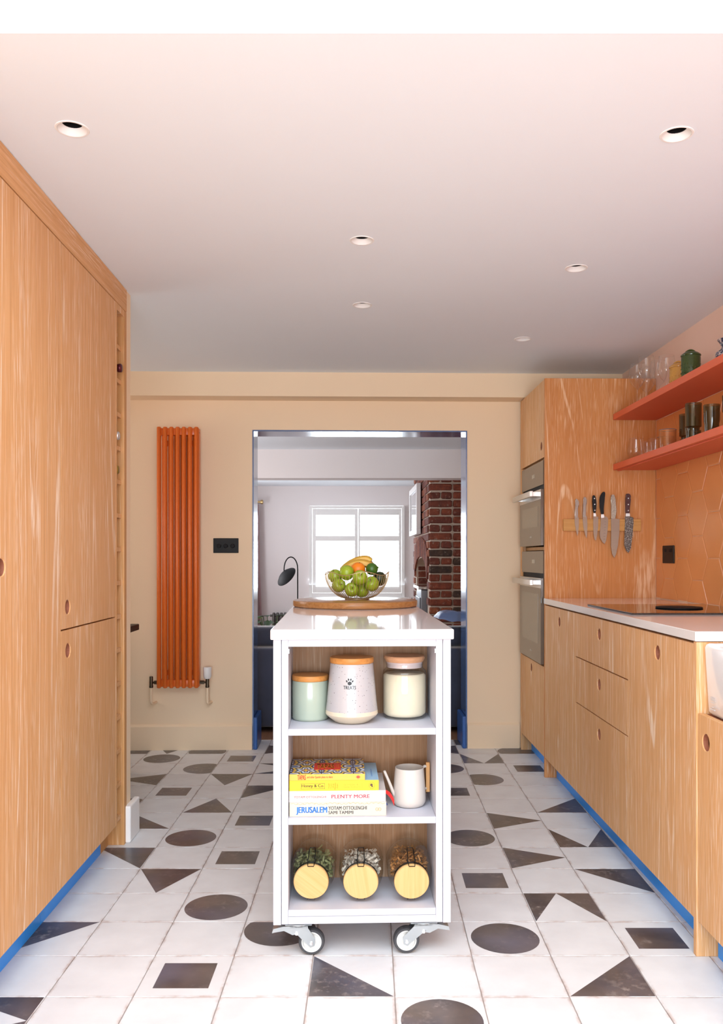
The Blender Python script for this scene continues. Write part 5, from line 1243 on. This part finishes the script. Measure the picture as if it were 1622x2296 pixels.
pf = thing('picture_frame', 'white framed picture behind glass hung on the brick chimney', 'picture', (chx-0.012, chy, 1.37), RBK)
bm = B()
for y0, y1, z0, z1 in ((0.80, 1.90, 0.0, 0.055), (0.80, 1.90, 0.46, 0.515), (0.80, 0.855, 0.055, 0.46), (1.845, 1.90, 0.055, 0.46)): box(bm, -0.045, -0.002, y0, y1, z0, z1, 0.003)
obj('frame', bm, TRIMW, pf)
bm = B(); box(bm, -0.030, -0.024, 0.855, 1.845, 0.055, 0.46); obj('picture_sheet', bm, plain('pale_print', (0.60, 0.58, 0.60), 0.05, 0.1, 6, spec=0.8), pf)

# floor lamp
lp = thing('floor_lamp', 'black arched floor lamp with a tilted dish shade by the far wall', 'lamp', (-0.815, 9.5, 0.002))
bm = B(); lathe(bm, [(0, 0), (0.13, 0), (0.13, 0.012), (0.02, 0.02), (0, 0.02)], 32); obj('base', bm, BLACKM, lp, 40)
ax = Vector((-0.59, -0.50, 0.62)).normalized(); sc_ = Vector((-0.131, 0.0, 0.919))
M = Matrix.Translation(sc_) @ ax.to_track_quat('Z', 'Y').to_matrix().to_4x4()
bm = B(); tube(bm, [(0, 0, 0.015), (0, 0, 0.99)] + [(-0.0765+0.0765*math.cos(a), 0, 1.00+0.135*math.sin(a)) for a in [PI*k/12 for k in range(13)]] + [(-0.153, 0, 0.97), tuple(sc_+ax*0.03)], 0.0065, 8); obj('stem', bm, BLACKM, lp, 60)
bm = B(); lathe(bm, [(0, 0.055), (0.03, 0.052), (0.08, 0.030), (0.125, -0.004), (0.129, -0.010), (0.122, -0.007), (0.075, 0.024), (0, 0.044)], 40, M); obj('lamp_shade', bm, BLACKM, lp, 50)

# far wall radiator, curtain and rod, plant
hr = thing('cast_radiator', 'grey cast column radiator low on the far wall beside the plant', 'radiator', (-1.28, LY-0.07, 0.002))
CAST = plain('cast_grey', (0.16, 0.15, 0.14), 0.4, 0.1, metal=0.5)
bm = B(); oval(bm, 0, 0, 0.020, 0.045, 0.03, 0.40, 14, 0.02); cc = obj('section', bm, CAST, hr, 50)
for k in range(1, 9): inst('section', cc.data, hr, (0.05*k, 0, 0))
for z in (0.08, 0.36):
    bm = B(); tube(bm, [(-0.05, 0, z), (0.44, 0, z)], 0.015, 8); obj('cross_pipe', bm, CAST, hr, 60)
bm = B(); box(bm, 0.0, 0.40, -0.02, 0.02, 0.0, 0.031); obj('foot', bm, CAST, hr)
cr = thing('curtain_rod', 'brass curtain rod end poking out by the doorway edge', 'curtain rod', (-1.95, LY-0.14, 1.862))
bm = B(); tube(bm, [(0.01, 0, 0), (0.515, 0, 0)], 0.016, 12); obj('rod', bm, BRASS, cr, 60)
bm = B(); lathe(bm, [(0, 0), (0.026, 0), (0.028, 0.006), (0.028, 0.028), (0.024, 0.032), (0, 0.032)], 20, Matrix.Translation((0.505, 0, 0)) @ Matrix.Rotation(PI/2, 4, 'Y')); obj('finial', bm, BRASS, cr, 40)
cu = thing('curtain', 'dusty pink curtain hanging in folds at the doorway edge', 'curtain', (-1.93, LY-0.14, 0.03))
bm = B(); a = []; b = []
for k in range(41):
    u = k/40; x = 0.02+0.44*u
    a.append((x, 0.028*math.sin(u*PI*11)-0.03*0, 1.80)); b.append((x*0.92+0.09*u*u, 0.045*math.sin(u*PI*11+0.3), 0.0))
va_, vm_, vb_ = [bm.verts.new(p) for p in a], [bm.verts.new(((p[0]+q[0])/2-0.008, (p[1]+q[1])/2, 0.9)) for p, q in zip(a, b)], [bm.verts.new(p) for p in b]
for k in range(40):
    bm.faces.new((va_[k], va_[k+1], vm_[k+1], vm_[k])); bm.faces.new((vm_[k], vm_[k+1], vb_[k+1], vb_[k]))
bmesh.ops.solidify(bm, geom=bm.faces[:], thickness=0.004); obj('drape', bm, plain('dusty_pink_cloth', (0.56, 0.40, 0.40), 0.9, 0.05), cu, 60)
pl = thing('potted_plant', 'leafy green plant in a pot showing above the sofa back', 'plant', (-0.78, 6.60, 0.002))
POT = plain('stoneware_pot', (0.50, 0.45, 0.40), 0.6)
bm = B(); lathe(bm, [(0, 0), (0.10, 0), (0.13, 0.05), (0.145, 0.40), (0.135, 0.40), (0.12, 0.36), (0, 0.36)], 32); obj('pot', bm, POT, pl, 40)
LEAF = plain('waxy_leaf', (0.05, 0.13, 0.035), 0.3, 0.25, 20); LEAFL = plain('young_leaf', (0.20, 0.42, 0.05), 0.35, 0.15, 20)
rl = random.Random(9)
for k in range(13):
    a = 2*PI*k/13+rl.uniform(-.2, .2); h = rl.uniform(0.59, 0.68); rr0 = rl.uniform(0.05, 0.14)
    base = Vector((0.03*math.cos(a), 0.03*math.sin(a), 0.36)); tip = Vector((rr0*math.cos(a), rr0*math.sin(a), h))
    bm = B(); tube(bm, [base, (base+tip)/2+Vector((0, 0, 0.03)), tip], 0.003, 5)
    obj('stem', bm, LEAF, pl)
    d = Vector((math.cos(a), math.sin(a), rl.uniform(-0.25, 0.35))).normalized(); s = d.cross(Vector((0, 0, 1))).normalized(); n_ = s.cross(d)
    L = rl.uniform(0.09, 0.13); bm = B(); rows = []
    for q in range(7):
        u = q/6; wv = 0.036*math.sin(PI*(0.06+0.94*u))**0.8; c = tip+d*L*u-n_*0.02*u*u
        rows.append([bm.verts.new(c-s*wv+n_*0.008), bm.verts.new(c), bm.verts.new(c+s*wv+n_*0.008)])
    for r1, r2 in zip(rows[:-1], rows[1:]):
        for q in range(2): bm.faces.new((r1[q], r1[q+1], r2[q+1], r2[q]))
    bmesh.ops.solidify(bm, geom=bm.faces[:], thickness=0.0012)
    obj('leaf', bm, LEAFL if k in (2, 5) else LEAF, pl, 60)
bpy.context.view_layer.update()
